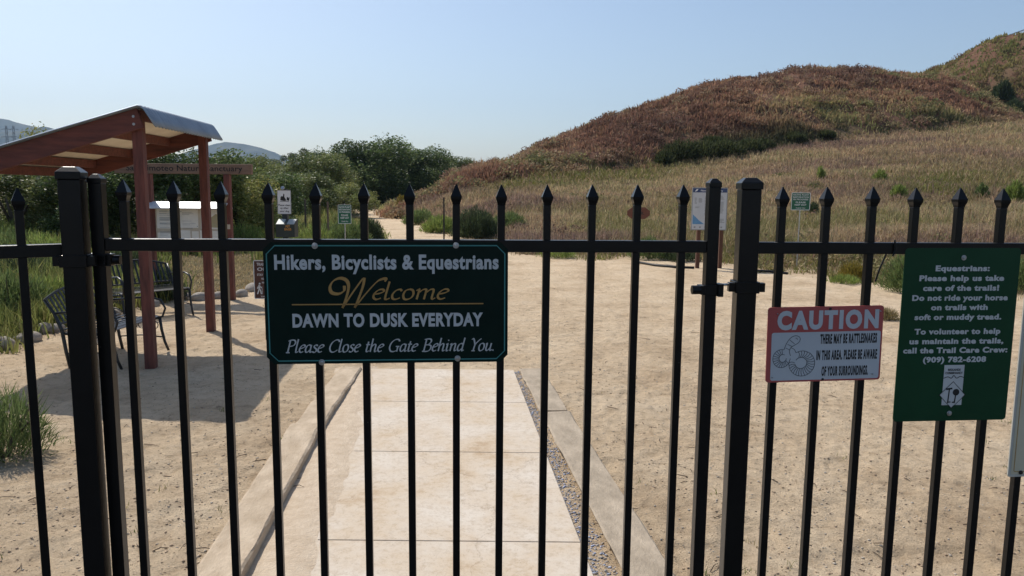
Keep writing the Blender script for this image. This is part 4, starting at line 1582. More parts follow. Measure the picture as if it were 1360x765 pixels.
# welcome sign
ws = sign_root('welcome_sign', 'wide dark green sign with chamfered corners welcoming hikers on the gate', 515.8, 401.5, on_gate, gate_yaw, 0.017, -0.004)
a, b = gate_x(354.5, 400), gate_x(677, 400)
W = (b[0] - a[0]) * 0.992
H = (gate_x(516, 321.5)[1] - gate_x(516, 481.5)[1]) * 0.992
m = MB()
m.plate(chamfer(W, H, W * .030), 0.0, 0.003)
m.build('board', SIGNDARK, ws)
sx, sz = W / 1266, H / 615
X = lambda u: (u - 42) * sx - W / 2
Z = lambda v: H / 2 - (v - 45) * sz
L = Lettering(-0.0003)
L.text('Hikers, Bicyclists & Equestrians', (X(97) + X(1258)) / 2, Z(181), X(1258) - X(97), 75 * sz, 0.036)
L.text('DAWN TO DUSK EVERYDAY', (X(180) + X(1175)) / 2, Z(473), X(1175) - X(180), 70 * sz, 0.042)
italic(L, 'Please Close the Gate Behind You.', X(140), X(1240), Z(601), 39 * sz, 0.21, 0.085)
L.build('lettering', GREYWHITE, ws)
L = Lettering(-0.0004)
for st in ([(452, 262), (449, 288), (420, 303), (386, 296), (378, 268), (396, 238), (430, 224), (462, 234), (474, 264), (464, 312), (440, 375)],
           [(440, 375), (492, 300), (548, 226)], [(556, 222), (549, 262), (527, 320), (503, 374)], [(503, 374), (560, 305), (618, 245), (648, 229), (668, 229), (662, 242)]):
    L.stroke([(X(u), Z(v)) for u, v in st], 19 * sx, 5.5 * sx, 0.75)
italic(L, 'elcome', X(590), X(985), Z(333), 52 * sz, 0.24, 0.085, 0.30)
L.rect(X(180), X(1178), Z(359.5), Z(353.5))
L.build('gold_lettering', GOLD, ws)
L = Lettering(-0.0003)
ins = 17 * sx
L.stroke(chamfer(W - 2 * ins, H - 2 * ins, W * .034), 6 * sx, smooth=False, closed=True)
L.build('border_line', TEAL, ws)
bolts(ws, [(X(306), Z(62)), (X(1034), Z(60)), (X(325), Z(652)), (X(1040), Z(640))], -0.0004, 0.0078)

# caution sign
cs = sign_root('caution_sign', 'small red and white caution sign about rattlesnakes on the right fence', 1092, 455.5, on_fence, ryaw, 0.014, -0.016)
W = (fence_x(1167.5, 455)[0] - fence_x(1016, 455)[0])
H = fence_x(1092, 406)[1] - fence_x(1092, 504.5)[1]
m = MB()
m.plate(rounded(W, H, .008), 0, 0.0025)
m.build('board', REDSIGN, cs)
sx, sz = W / 967, H / 628
X = lambda u: (u - 27) * sx - W / 2 - 6 * sx
Z = lambda v: H / 2 - (v - 72) * sz
L = Lettering(-0.0003)
L.poly([(x + (X(70) + X(985)) / 2, z + (Z(283) + Z(685)) / 2) for x, z in rounded(X(985) - X(70), Z(283) - Z(685), .006)])
L.text('CAUTION', (X(112) + X(962)) / 2, Z(262), X(962) - X(112), 158 * sz, 0.055, 0, 1.2)
L.build('white_panel', WHITESIGN, cs)
L = Lettering(-0.0008)
L.text('THERE MAY BE RATTLESNAKES', (X(476) + X(955)) / 2, Z(384), X(955) - X(476), 82 * sz, 0.042, 0, 1.17)
L.text('IN THIS AREA. PLEASE BE AWARE', (X(450) + X(963)) / 2, Z(520), X(963) - X(450), 82 * sz, 0.042, 0, 1.17)
L.text('OF YOUR SURROUNDINGS.', (X(500) + X(893)) / 2, Z(656), X(893) - X(500), 82 * sz, 0.042, 0, 1.17)
L.build('lettering', DARKINK, cs)
L = Lettering(-0.0008)
tw = 4.6 * sx


def S(pts, closed=False):
    L.stroke([(X(u), Z(v)) for u, v in pts], tw, closed=closed)


def arc(cx, cy, rx, ry, a0, a1, n=14):
    return [(cx + rx * math.cos(math.radians(a0 + (a1 - a0) * k / n)), cy + ry * math.sin(math.radians(a0 + (a1 - a0) * k / n))) for k in range(n + 1)]


S(arc(330, 545, 108, 106, -120, 205))                              # right coil, outer and inner rim
S(arc(322, 540, 50, 46, -150, 170))
for k in range(22):
    q = math.radians(-112 + k * 14)
    S([(322 + 52 * math.cos(q), 540 + 48 * math.sin(q)), (328 + 82 * math.cos(q + .12), 543 + 80 * math.sin(q + .12)), (330 + 106 * math.cos(q + .06), 545 + 104 * math.sin(q + .06))])
S(arc(158, 500, 72, 76, 20, 285))                                  # left coil
S(arc(168, 498, 30, 32, 0, 300))
for k in range(14):
    q = math.radians(30 + k * 18)
    S([(168 + 31 * math.cos(q), 498 + 33 * math.sin(q)), (160 + 70 * math.cos(q + .1), 500 + 74 * math.sin(q + .1))])
S([(176, 426), (196, 372), (226, 330), (262, 311), (296, 318), (308, 340), (296, 368), (262, 390), (232, 410), (222, 440), (232, 478)])     # raised neck and head
S([(205, 382), (240, 398)])
S([(222, 345), (262, 378)])
S([(190, 412), (224, 428)])
S([(268, 330), (280, 332), (284, 344)])
S([(232, 410), (262, 425), (276, 452)])
L.build('snake_drawing', simple('snake_ink', (.10, .105, .11), (.07, .075, .08), rough=.6), cs)
bolts(cs, [(X(110), Z(125)), (X(970), Z(118)), (X(85), Z(657)), (X(930), Z(648))], -0.0010, 0.0018)
m = MB()
m.disc((X(548), -.0004, Z(92)), (0, -1, 0), .0035, .003, 12, 1)
m.disc((X(512), -.0004, Z(684)), (0, -1, 0), .0035, .003, 12, 1)
m.build('screw', DARKINK, cs)

# equestrian notice
es = sign_root('equestrian_sign', 'tall green sign asking equestrians to take care of the trails', 1266, 444.5, on_fence, ryaw, 0.014, -0.004)
W = fence_x(1341.5, 444)[0] - fence_x(1191, 444)[0]
H = fence_x(1266, 330.5)[1] - fence_x(1266, 558)[1]
m = MB()
m.plate(rounded(W, H, .010), 0, 0.0025)
m.build('board', GREEN, es)
sz = H / 698
Z = lambda v: H / 2 - (v - 30) * sz


def X(u, v):                      # the photographed board leans with the perspective
    t = (v - 30) / 698
    return ((u - (55 - 47 * t)) / (467 - 8 * t) - .5) * W


L = Lettering(-0.0003)
for body, u0, u1, v in (('Equestrians:', 175, 393, 121), ('Please help us take', 110, 452, 160), ('care of the trails!', 125, 432, 199), ('Do not ride your horse', 82, 468, 238),
                        ('on trails with', 158, 387, 276), ('soft or muddy tread.', 92, 443, 315), ('To volunteer to help', 92, 440, 373), ('us maintain the trails,', 72, 453, 412),
                        ('call the Trail Care Crew:', 47, 470, 449), ('(909) 782-6208', 127, 383, 487)):
    L.text(body, (X(u0, v) + X(u1, v)) / 2, Z(v), X(u1, v) - X(u0, v), 23 * sz, 0.046)
cx = X(250, 580)
L.rect(cx - 42 * sz, cx + 42 * sz, Z(663), Z(498))
L.poly([(cx, Z(569)), (cx - 52 * sz, Z(621)), (cx, Z(673)), (cx + 52 * sz, Z(621))])
L.v = [(p[0], p[1] - (0.0002 if i >= len(L.v) - 4 else 0), p[2]) for i, p in enumerate(L.v)]
L.build('lettering', GREYWHITE, es)
L = Lettering(-0.0010)
L.text('REDLANDS', cx, Z(522), 52 * sz, 9 * sz, 0.02)
L.text('CONSERVANCY', cx, Z(535), 72 * sz, 9 * sz, 0.02)
L.stroke([(cx - 42 * sz, Z(552)), (cx - 25 * sz, Z(546)), (cx - 10 * sz, Z(552)), (cx, Z(541)), (cx + 12 * sz, Z(552)), (cx + 28 * sz, Z(545)), (cx + 42 * sz, Z(550))], 2.6 * sz)
dm = 55
L.stroke([(cx, Z(621 - dm)), (cx - dm * sz, Z(621)), (cx, Z(621 + dm)), (cx + dm * sz, Z(621))], 2.6 * sz, smooth=False, closed=True)
L.stroke([(cx - 14 * sz, Z(595)), (cx - 17 * sz, Z(655))], 5 * sz)
L.stroke([(cx - 28 * sz, Z(597)), (cx - 2 * sz, Z(594))], 7 * sz)
L.stroke([(cx - 17 * sz, Z(650)), (cx - 5 * sz, Z(650))], 4 * sz)
L.poly([(cx + 15 * sz + 14 * sz * math.cos(k * .524), Z(610) + 14 * sz * math.sin(k * .524)) for k in range(12)])
L.stroke([(cx + 15 * sz, Z(612)), (cx + 11 * sz, Z(655))], 5 * sz)
L.stroke([(cx + 11 * sz, Z(650)), (cx + 1 * sz, Z(652))], 5 * sz)
L.build('emblem', DARKINK, es)
bolts(es, [(X(288, 68), Z(68)), (X(236, 697), Z(697))], -0.0004, 0.0072)

# cream sign at the right edge
rs = sign_root('cream_sign', 'cream sign with a raised grey rim, cut off by the right picture edge', 1440, 497, on_fence, ryaw, 0.016, -0.004)
W = 2 * (fence_x(1440, 497)[0] - fence_x(1345.5, 497)[0])
H = fence_x(1440, 362)[1] - fence_x(1440, 629)[1]
m = MB()
m.plate(rounded(W, H, .006), 0, 0.004)
m.build('rim', simple('grey_rim', (0.55, 0.53, 0.46), (0.47, 0.45, 0.39), rough=.5), rs)
L = Lettering(-0.0004)
L.poly(rounded(W - .016, H - .016, .004))
L.build('face', CREAMSIGN, rs)
L = Lettering(-0.0012)
L.stroke(rounded(W - .032, H - .032, .004), .0018, smooth=False, closed=True)
L.build('border_line', GOLD, rs)
m = MB()
m.disc((-W / 2 + .037, -.0012, -H / 2 + .013), (0, -1, 0), .006, .003, 12, 1)
m.build('screw', DARKINK, rs)

# ------------------------------------------------------------------ trail shelter
NP, FP = P(198, 490), P(281, 440)
ny, fy = NP.y + .05, FP.y - .02
PW = 0.095
shelter = thing('trail_shelter', 'open red timber shelter with a sloping metal roof over the benches', 'shelter', (NP.x, NP.y + .05, 0), math.atan2(NP.x - FP.x, FP.y - NP.y))
hz = D(186, 144, ny - .15).z                       # top of the roof at its high edge
SL = (hz - D(0, 203, ny - .15).z) / (D(186, 144, ny - .15).x - D(0, 203, ny - .15).x)
eave = -1.84                                       # local x of the low edge
rz = lambda x: hz + x * SL
for x, y in ((0, 0), (0, fy - ny), (-1.78, 0), (-1.46, fy - ny)):
    m = MB()
    m.box((x, y, (rz(x) - .06) / 2 - .1), (PW, PW, rz(x) - .06 + .2))
    m.build('post', REDWOOD, shelter, bevel=.004)
for y in (-PW / 2 - .022, fy - ny + PW / 2 + .022):
    m = MB()
    m.beam((.055, y, rz(.055) - .099), (eave + (.02 if y < 0 else .20), y, rz(eave + (.02 if y < 0 else .20)) - .099), .043, .19)
    r = m.build('rafter', REDBEAM, shelter, bevel=.004)
    if y < 0:
        for z in (-.03, .03):
            b = MB()
            b.disc((-.005, y - .0215, rz(0) - .105 + z * 1.2), (0, -1, 0), .013, .006, 12)
            b.build('bolt', STEEL, r)
for k, x in enumerate((.028, -.42, -.88, -1.30, -1.62)):
    m = MB()
    m.beam((x, -PW / 2, rz(x) - .062), (x, fy - ny + PW / 2, rz(x) - .062), .043, .095)
    m.build('purlin', REDBEAM, shelter, bevel=.003)


def sheet(y0, y1, prof, amp, pitch, mat, name):
    n = max(2, int((y1 - y0) / pitch * 8))
    V, T = [], []
    nor = []
    for j in range(len(prof)):
        p, q = prof[max(j - 1, 0)], prof[min(j + 1, len(prof) - 1)]
        l = math.hypot(q[0] - p[0], q[1] - p[1])
        nor.append((-(q[1] - p[1]) / l, (q[0] - p[0]) / l))
    for i in range(n + 1):
        y = y0 + (y1 - y0) * i / n
        d = amp * math.sin(2 * math.pi * (y - y0) / pitch)
        for (x, z), (nx, nz) in zip(prof, nor):
            V.append((x + nx * d, y, z + nz * d))
    k = len(prof)
    for i in range(n):
        for j in range(k - 1):
            T.append((i * k + j, i * k + j + 1, (i + 1) * k + j + 1, (i + 1) * k + j))
    o = tri_mesh(name, V, T, mat, None, shelter, smooth=True)
    sm = o.modifiers.new('thickness', 'SOLIDIFY')
    sm.thickness = 0.002
    return o


ry0, ry1 = -.135, fy - ny + .135
sheet(ry0, ry1, [(eave, rz(eave) + .012), (.05, rz(.05) + .012), (.08, rz(.05) + .004), (.105, rz(.05) - .02), (.15, rz(.05) - .09), (.20, rz(.05) - .175)], .014, .085, GALV, 'roof')
sheet(-PW / 2 - .003, fy - ny + PW / 2 + .003, [(eave + .01, rz(eave + .01) - .006), (.04, rz(.04) - .006)], .003, .068, CREAM, 'roof_lining')

# ------------------------------------------------------------------ map kiosk with carved name board
kp = P(308, 398)
KY = kp.y
kl, kr = D(203, 340, KY).x, D(306, 340, KY).x
kiosk = thing('map_kiosk', 'red timber map kiosk with white roofed board under a carved name plank', 'kiosk', (kp.x, KY, 0), 0.0)
beam_z0, beam_z1 = D(250, 231, KY).z, D(250, 217.5, KY).z
for x in (kl - kp.x, kr - kp.x):
    m = MB()
    m.box((x, 0, beam_z0 / 2 - .1), (.095, .095, beam_z0 + .2 - .004))
    m.build('post', REDWOOD, kiosk, bevel=.004)
bx0, bx1 = D(153, 224, KY).x - kp.x, D(335, 224, KY).x - kp.x
m = MB()
m.box(((bx0 + bx1) / 2, 0, (beam_z0 + beam_z1) / 2), (bx1 - bx0, .075, beam_z1 - beam_z0))
nb = m.build('name_board', OLDWOOD, kiosk, bevel=.008)
L = Lettering(-.0385)
u0, u1 = D(169, 224, KY).x - kp.x, D(323, 224, KY).x - kp.x
L.text('San Timoteo Nature Sanctuary', (u0 + u1) / 2, beam_z0 + .045, u1 - u0, (beam_z1 - beam_z0) * .56, 0.012)
L.build('lettering', DARKINK, nb)
z0, z1 = D(250, 331, KY).z, D(250, 276, KY).z
c0, c1 = D(208, 300, KY).x - kp.x + .0, D(299, 300, KY).x - kp.x
m = MB()
m.box(((c0 + c1) / 2, -.01, (z0 + z1) / 2), (c1 - c0, .03, z1 - z0))
bd = m.build('notice_board', PAPERTAN, kiosk)
L = Lettering(-.027)
rr = random.Random(3)
for (a, b, c, d) in ((.02, .33, .50, .98), (.02, .30, .04, .40), (.35, .62, .52, .97), (.36, .50, .06, .46), (.52, .62, .05, .44), (.64, .80, .04, .46), (.66, .985, .50, .97), (.82, .98, .05, .45)):
    L.rect(c0 + (c1 - c0) * a, c0 + (c1 - c0) * b, z0 + (z1 - z0) * c, z0 + (z1 - z0) * d)
L.build('paper', PAPER, bd)
L = Lettering(-.0285)
L.poly([(c0 + (c1 - c0) * a, z0 + (z1 - z0) * b) for a, b in ((.68, .55), (.97, .52), (.97, .80), (.88, .86), (.78, .74), (.70, .80))])
L.build('map_area', simple('map_tan_green', (.42, .40, .24), (.50, .36, .20), rough=.8, scale=9), bd)
L = Lettering(-.0285)
for k in range(46):
    a, b = rr.choice(((.04, .30), (.37, .60), (.66, .79), (.04, .28)))
    v = rr.uniform(.08, .94)
    L.rect(c0 + (c1 - c0) * (a + .02), c0 + (c1 - c0) * (a + (b - a) * rr.uniform(.5, .98)), z0 + (z1 - z0) * v, z0 + (z1 - z0) * (v + .006))
for a, b in ((.29, .93), (.60, .95), (.60, .55), (.78, .47), (.52, .50), (.30, .55), (.37, .90)):
    L.rect(c0 + (c1 - c0) * a, c0 + (c1 - c0) * (a + .012), z0 + (z1 - z0) * b, z0 + (z1 - z0) * (b + .02))
L.build('print', GREYTEXT, bd)
m = MB()
for x in (c0 - .022, c1 + .022):
    m.box((x, -.015, (z0 + z1) / 2), (.042, .05, z1 - z0 + .08))
m.box(((c0 + c1) / 2, -.015, z1 + .02), (c1 - c0 - .002, .05, .038))
m.box(((c0 + c1) / 2, -.015, z0 - .02), (c1 - c0 - .002, .05, .038))
m.build('frame', REDWOOD, kiosk)
zr = D(250, 276, KY).z
m = MB()
q0, q1 = D(201, 270, KY).x - kp.x, D(304, 270, KY).x - kp.x
rise = D(250, 266.5, KY).z - D(250, 275.5, KY).z
prof = [(-.20, zr + .002), (-.02, zr + rise - .01), (.16, zr + .002), (.16, zr - .012), (-.02, zr + rise - .024), (-.20, zr - .012)]
m.rings([[Vector((x, y, z)) for y, z in prof] for x in (q0, q1)])
m.build('roof', WHITEROOF, kiosk)
m = MB()
m.box((kr - kp.x, -.052, D(306, 301, KY).z), (.07, .004, .075))
m.build('paper', PAPERTAN, kiosk)


# ------------------------------------------------------------------ benches
def make_bench(label):
    t = thing('park_bench', label, 'bench', group='metal benches under the shelter')
    LEN, SZ = 0.95, 0.385
    for y in (0.02, LEN - .02):           # side frame: sweeping rear leg and back, curled arm, splayed front leg
        m = MB()
        m.tube([(.03, y, 0), (.0, y, .16), (-.03, y, SZ), (-.10, y, SZ + .17), (-.19, y, SZ + .30)], [.016, .017, .018, .016, .013], 8)
        m.tube([(.56, y, 0), (.52, y, .10), (.49, y, .24), (.475, y, SZ)], [.014, .015, .016, .017], 8)
        m.tube([(-.03, y, SZ - .03), (.22, y, SZ - .045), (.47, y, SZ - .02)], .015, 8)
        m.tube([(-.10, y, SZ + .17), (.12, y, SZ + .19), (.36, y, SZ + .215), (.50, y, SZ + .18), (.545, y, SZ + .09), (.51, y, SZ + .0), (.47, y, SZ - .02)], .012, 8)
        m.tube([(.01, y, .15), (.26, y, .17), (.525, y, .15)], .008, 6)
        for k in range(5):                # scroll ornaments under the seat
            c = .10 + .08 * k
            m.tube([(c + .033 * math.cos(a * .7), y, SZ - .10 + .04 * math.sin(a * .7)) for a in range(10)], .005, 5)
        m.build('side_frame', BENCHMETAL, t, smooth=True)
    m = MB()
    for k in range(8):
        x = .0 + .064 * k
        zc = SZ + .012 - .025 * math.sin(math.pi * k / 7) - (.012 if k == 7 else 0)
        m.box((x, LEN / 2, zc), (.044, LEN - .01, .008), Matrix.Rotation(.25 if k == 7 else -.06, 3, 'Y'))
    m.build('seat', BENCHMETAL, t)
    m = MB()
    n = 15
    zt = lambda y: SZ + .29 + .085 * math.sin(math.pi * y / LEN)
    xb = lambda z: -.035 - .5 * (z - SZ) - .12 * (z - SZ) ** 2
    for k in range(n):
        y = .05 + (LEN - .10) * k / (n - 1)
        pts = [(xb(z) + .004, y, z) for z in np.linspace(SZ + .05, zt(y), 5)]
        for a, b in zip(pts[:-1], pts[1:]):
            m.beam(a, b, .024, .006, (1, 0, 0))
    m.tube([(xb(zt(y)), y, zt(y)) for y in np.linspace(.02, LEN - .02, 17)], .013, 8)
    m.tube([(xb(SZ + .06), y, SZ + .06) for y in (.02, LEN - .02)], .011, 8)
    m.build('backrest', BENCHMETAL, t)
    return t


A = P(88, 490)
bench = make_bench('nearer black metal bench behind the left gate post with camel backrest')
bench.matrix_basis = Matrix.Translation(Vector((A.x, A.y, 0))) @ Matrix.Rotation(-.06, 4, 'Z')
B = P(257, 419)
ang = -.72
loc = Vector((B.x, B.y, 0)) - Matrix.Rotation(ang, 3, 'Z') @ Vector((.56, .93, 0))
dup(bench, loc, ang, 'farther black metal bench behind the red shelter post, curled arm showing')


# ------------------------------------------------------------------ notices along the trail
def pole(parent, x, y, z0, z1, r, mat, name='pole', square=False):
    m = MB()
    if square:
        m.box((x, y, (z0 + z1) / 2), (r * 2, r * 2, z1 - z0))
    else:
        m.tube([(x, y, z0), (x, y, (z0 + z1) / 2), (x, y, z1)], r, 8)
    return m.build(name, mat, parent)


def small_sign(name, label, px, py, wpx, hpx, Y, face, base_mat, lines, ink, poler, polemat, group=None, rim=None, yaw=0.0, bold=.02, top=0.02):
    c = D(px, py, Y)
    g = float(height(c.x, Y))
    t = thing(name, label, 'sign', (c.x, Y, g), yaw, group)
    w, h = wpx * Y / 1000, hpx * Y / 1000
    z = c.z - g
    pole(t, 0, poler + .004, -.15, z + h / 2 + top, poler, polemat, square=poler > .03)
    m = MB()
    m.plate([(x, q + z) for x, q in rounded(w, h, .03 * min(w, h) + .008)], -.001, .002)
    b = m.build('board', face, t)
    if rim:
        L = Lettering(-.0022)
        L.stroke([(x, q + z) for x, q in rounded(w - .03 * w, h - .03 * w, .01)], .03 * w, smooth=False, closed=True)
        L.build('rim', rim, b)
    if lines:
        L = Lettering(-.0022)
        for body, v, frac, cap in lines:
            L.text(body, 0, z + h / 2 - v * h, frac * w, cap * h, bold)
        L.build('lettering', ink, b)
    return t, b, w, h, z


NPL = [('NATIVE PLANT', .17, .82, .085), ('RESTORATION', .30, .82, .085), ('IN PROGRESS', .43, .78, .085), ('PLEASE', .60, .52, .09), ('KEEP OUT', .74, .62, .09), ('THANK YOU', .91, .5, .06)]
small_sign('trail_notice', 'small green notice on a thin pole left of the trail', 457.7, 284.5, 17.5, 25, P(458, 349).y, GREEN2, None, NPL, WHITEINK, .014, STEEL, 'green plant notices', WHITEINK)
small_sign('trail_notice', 'small green notice on a thin pole in front of the dry field', 1063.5, 267.5, 25, 23, P(1057, 357).y, GREEN2, None, NPL, WHITEINK, .014, STEEL, 'green plant notices', WHITEINK)

# pet waste station
t, b, w, h, z = small_sign('pet_waste_station', 'white dog clean up sign above a dark bag box on a post', 377.5, 268.5, 18, 31.5, 13.5, WHITEINK, None,
                           [('Please clean', .66, .86, .075), ('up after', .78, .62, .075), ('your dog', .91, .70, .075)], DARKINK, .045, BOXGREEN, None, GREYTEXT)
L = Lettering(-.0024)


def DP(pts):
    L.poly([((u - .5) * w, z + h / 2 - v * h) for u, v in pts])


DP([(.22, .42), (.24, .30), (.30, .25), (.42, .26), (.46, .14), (.53, .17), (.52, .28), (.60, .36), (.66, .43), (.50, .45)])
DP([(.68, .42), (.70, .30), (.76, .28), (.84, .33), (.88, .26), (.90, .33), (.86, .44)])
DP([(.20, .455), (.85, .455), (.85, .475), (.20, .475)])
L.build('dog_picture', DARKINK, b)
zb0, zb1, zb2 = D(382, 315, 13.3).z, D(382, 298, 13.3).z, D(382, 291.5, 13.4).z
g = float(height(t.location.x, 13.5))
m = MB()
bx = .07
hw = .165
m.rings([[Vector((x, y, zz - g)) for y, zz in ((-.22, zb0), (-.22, zb1), (-.06, zb2), (-.003, zb2), (-.003, zb0))] for x in (bx - hw, bx + hw)])
bag = m.build('bag_box', BOXGREEN, t)
m = MB()
sl = (zb2 - zb1) / .16
for s in (-1, 1):
    xm = bx + s * hw * .56
    m.poly([(xm - .065, -.224, zb1 - g + .006), (xm + .065, -.224, zb1 - g + .006), (xm + .065, -.06, zb2 - g + .006), (xm - .065, -.06, zb2 - g + .006),
            (xm - .065, -.224, zb1 - g + .001), (xm + .065, -.224, zb1 - g + .001), (xm + .065, -.06, zb2 - g + .001), (xm - .065, -.06, zb2 - g + .001)],
           [(0, 1, 2, 3), (7, 6, 5, 4), (0, 4, 5, 1), (1, 5, 6, 2), (2, 6, 7, 3), (3, 7, 4, 0)])
m.build('lid', simple('lid_grey', (.33, .38, .38), (.27, .31, .31), rough=.3), bag)
L = Lettering(-.221)
L.text('PET', bx + .045, zb1 - g - .055, .075, .04, .03)
L.text('BAGS', bx + .045, zb1 - g - .105, .12, .04, .03)
L.build('lettering', ORANGE, bag)
m = MB()
m.disc((-.02, .0, z + h / 2 + .035), (0, -1, .4), .035, .02, 14)
m.build('post_cap', STEEL, t)

# brown hiker sign behind the welcome sign
t, b, w, h, z = small_sign('hiker_sign', 'brown sign with a white walking figure, half hidden behind the welcome sign', 354, 371.5, 34, 52, 8.8, BROWNSIGN, None,
                           [('TRAIL HOURS', .14, .74, .075), ('OPEN', .27, .70, .085), ('STAY ON TRAIL', .40, .72, .055), ('NO CAMPING', .50, .40, .05), ('NO FIRES', .60, .36, .05), ('THIS WAY', .955, .5, .035)],
                           WHITEINK, .035, BROWNPOST, None, WHITEINK, bold=.02, top=-.02)
L = Lettering(-.0024)
hx0, hz0, u = -w * .29, z - h * .25, h * .0105


def HP(pts, wd):
    L.stroke([(hx0 + p[0] * u, hz0 + p[1] * u) for p in pts], wd * u, smooth=False)


L.poly([(hx0 + (1 + 2.3 * math.cos(k * .6)) * u, hz0 + (14 + 2.3 * math.sin(k * .6)) * u) for k in range(10)])
HP([(0, 11), (-.5, 2)], 5)
HP([(-.5, 2), (-2.5, -5), (-5, -12)], 2.8)
HP([(0, 2), (3, -4), (4.5, -12)], 2.8)
HP([(0, 9.5), (4, 5), (6, 4)], 2)
HP([(0, 9.5), (-4, 5), (-4.5, 1)], 2)
HP([(6.2, 7), (7, -12)], 1)
L.build('walking_figure', WHITEINK, b)

# map panel on two posts
MY = P(940, 356).y
c = D(942, 277.5, MY)
w, h = 47 * MY / 1000, 56 * MY / 1000
t = thing('trail_map_sign', 'white map panel with a navy header on two brown posts behind the gate', 'sign', (c.x, MY, 0))
for px in (928, 958):
    pole(t, D(px, 320, MY).x - c.x, .05, -.2, c.z + h * .3, .042, BROWNPOST, 'post', True)
m = MB()
m.box((0, 0, c.z), (w, .02, h))
m.build('frame', GREYTEXT, t, bevel=.003)
zc = c.z
L = Lettering(-.0105)
L.rect(-w * .475, w * .475, zc - h * .48, zc + h * .48)
face = L.build('face', WHITESIGN, t)
L = Lettering(-.0115)
L.rect(-w * .475, w * .475, zc + h * .385, zc + h * .48)
L.build('header', BLUESIGN, face)
L = Lettering(-.0125)
L.text('Nature Sanctuary', w * .05, zc + h * .41, w * .62, h * .038, .02)
L.poly([(-w * .43, zc + h * .40), (-w * .38, zc + h * .46), (-w * .33, zc + h * .465), (-w * .36, zc + h * .42)])
L.build('lettering', WHITEINK, face)
L = Lettering(-.0115)
L.poly([(-w * .46, zc - h * .36), (-w * .46, zc - h * .13), (-w * .38, zc - h * .19), (-w * .28, zc - h * .27), (-w * .13, zc - h * .36)])
L.build('map_area', MAPBLUE, face)
L = Lettering(-.0115)
rr = random.Random(2)
for x0, x1, v0, v1, n in ((-.42, -.36, .12, .27, 7), (-.31, -.20, .15, .26, 5), (-.14, .12, -.15, .30, 13), (.20, .42, .22, .32, 5), (.28, .40, -.10, .18, 12), (-.40, -.28, .02, .06, 2), (.18, .44, -.32, -.22, 4)):
    for k in range(n):
        v = v0 + (v1 - v0) * k / n
        L.rect(w * x0, w * (x0 + (x1 - x0) * rr.uniform(.7, 1)), zc + h * v, zc + h * (v + .55 * (v1 - v0) / n))
for k in range(6):
    L.rect(w * (-.42 + .15 * k), w * (-.37 + .15 * k), zc - h * .45, zc - h * .41)
L.build('print', GREYTEXT, face)

# brown eight sided board on a stake
OY = 19.0
c = D(848, 283, OY)
g = float(height(c.x, OY))
t = thing('trail_marker', 'brown elongated octagon board on a stake before the dry field', 'sign', (c.x, OY, g))
w, h = 30 * OY / 1000, 15.5 * OY / 1000
m = MB()
z = c.z - g
m.plate([(x, q + z) for x, q in ((w / 2 - w * .22, h / 2), (-w / 2 + w * .22, h / 2), (-w / 2, h * .18), (-w / 2, -h * .18), (-w / 2 + w * .22, -h / 2), (w / 2 - w * .22, -h / 2), (w / 2, -h * .18), (w / 2, h * .18))], -.012, .012)
b = m.build('board', simple('rust_brown_board', (.17, .062, .035), (.13, .048, .028), rough=.7), t)
L = Lettering(-.0135)
L.text('TRAIL', 0, z - h * .12, w * .5, h * .24, .02)
L.build('lettering', DARKINK, b)
pole(t, .03, .045, -.2, z + h * .3, .028, BROWNPOST, 'stake')

# stakes
for px, pyt, pyb, mat, lab in ((589.5, 262, 292, DARKINK, 'thin black stake standing right of the trail by the dark round bush'), (405, 265, 297, BARK, 'dark wooden stake behind the pet waste station'),
                               (435, 268, 290, OLDWOOD, 'short grey stake in dry grass left of the trail')):
    Y = 26 if px > 500 else 24
    a = D(px, pyt, Y)
    g = float(height(a.x, Y))
    m = MB()
    m.box((0, 0, (a.z - g - .2) / 2), (.05, .05, a.z - g + .2))
    o = m.build('stake', mat, bevel=.004)
    o.location = (a.x, Y, g)
    tag(o, lab, 'stake')

# dark hose or pole lying at the sand edge
pts = [P(x, y) for x, y in ((846, 349), (870, 354), (896, 356.5), (922, 357))]
m = MB()
m.tube([(p.x, p.y, float(height(p.x, p.y)) + .03) for p in pts], .028, 8)
tag(m.build('drip_hose', DARKINK, smooth=True), 'thin dark hose lying on sand left of the map panel', 'hose')
pts = [P(x, y) for x, y in ((1002, 361), (1022, 362), (1046, 364.5))]
m = MB()
m.tube([(p.x, p.y, float(height(p.x, p.y)) + .03) for p in pts], .028, 8)
tag(m.build('drip_hose', DARKINK, smooth=True), 'thin dark hose lying on sand right of the latch post', 'hose')

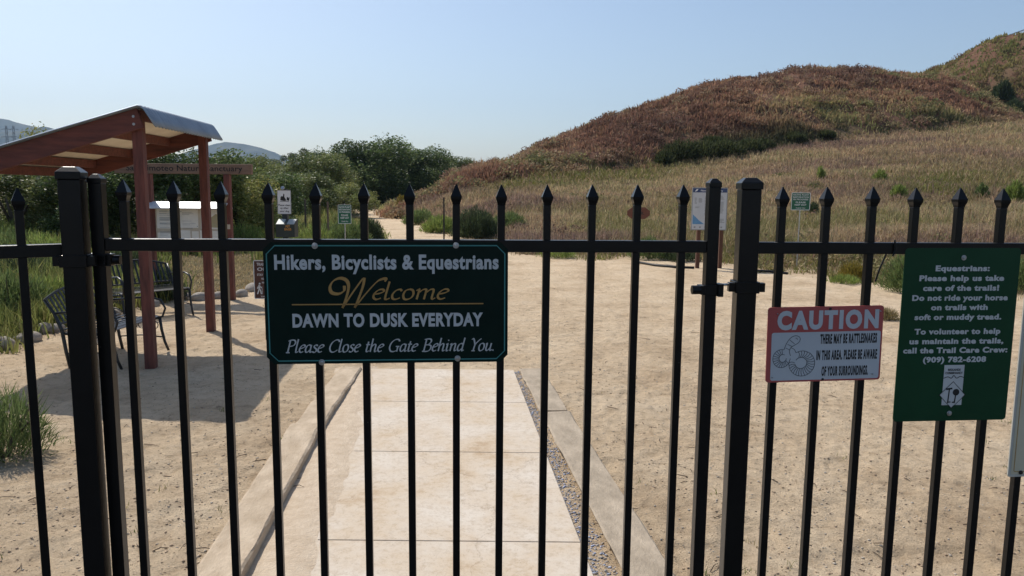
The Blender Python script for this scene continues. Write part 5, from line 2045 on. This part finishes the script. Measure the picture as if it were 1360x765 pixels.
# guard rail on the far hill top
RY = 128
pts = [D(px, py, RY) for px, py in ((1328, 51), (1345, 45), (1362, 39), (1400, 27))]
t = thing('guard_rail', 'pale guard rail running along the far hill top at the right edge', 'railing', pts[0])
m = MB()
m.tube(pts, .10, 6)
m.build('rail', STEEL, t, world=True)
m = MB()
m.tube([p - Vector((0, 0, .45)) for p in pts], .07, 6)
m.build('rail', STEEL, t, world=True)
for k in range(7):
    f = k / 6 * 2.99
    p = pts[int(f)].lerp(pts[int(f) + 1], f - int(f))
    zg = min(float(height(p.x, p.y)) - .3, p.z - 1)
    m = MB()
    m.tube([(p.x, p.y, zg), (p.x, p.y, p.z)], .07, 6)
    m.build('post', STEEL, t, world=True)

# lattice power pylons far behind the shelter
PYL = simple('pylon_steel', (.20, .21, .22), (.16, .17, .18), rough=.6)
for px, lab in ((10.5, 'left one of two lattice power pylons in front of the mountains'), (20, 'right one of two lattice power pylons in front of the mountains')):
    Y = 900
    b, tp = D(px, 200, Y), D(px, 167, Y)
    H = tp.z + 4
    t = thing('power_pylon', lab, 'pylon', (b.x, Y, -4), .4, 'power pylons')
    m = MB()
    for sx in (-1, 1):
        for sy in (-1, 1):
            m.tube([(sx * 3.2, sy * 3.2, 0), (sx * 1.2, sy * 1.2, H * .55), (sx * .7, sy * .7, H)], .3, 5)
    for k in range(12):
        z = H * k / 12
        w0 = 3.2 - 2.4 * k / 12
        m.tube([(-w0, -w0, z), (w0 * .9, -w0 * .9, z + H / 12)], .14, 4)
        m.tube([(w0, w0, z), (-w0 * .9, w0 * .9, z + H / 12)], .14, 4)
    m.build('tower', PYL, t)
    for z, l in ((H * .70, 7), (H * .82, 6), (H * .94, 5)):
        m = MB()
        m.tube([(-l, 0, z), (0, 0, z + .9), (l, 0, z)], .32, 5)
        m.build('cross_arm', PYL, t)

# ------------------------------------------------------------------ air between here and the mountains
m = MB()
m.box((0, 0, 300), (10800, 10800, 612))
hz_m = bpy.data.materials.new('haze')
hz_m.use_nodes = True
nt = hz_m.node_tree
nt.nodes.remove(nt.nodes['Principled BSDF'])
pv = nt.nodes.new('ShaderNodeVolumePrincipled')
pv.inputs['Color'].default_value = (0.55, 0.76, 1.0, 1)
pv.inputs['Density'].default_value = 0.00012
pv.inputs['Anisotropy'].default_value = 0.2
nt.links.new(pv.outputs[0], nt.nodes['Material Output'].inputs['Volume'])
setting(m.build('haze', hz_m), 'stuff')
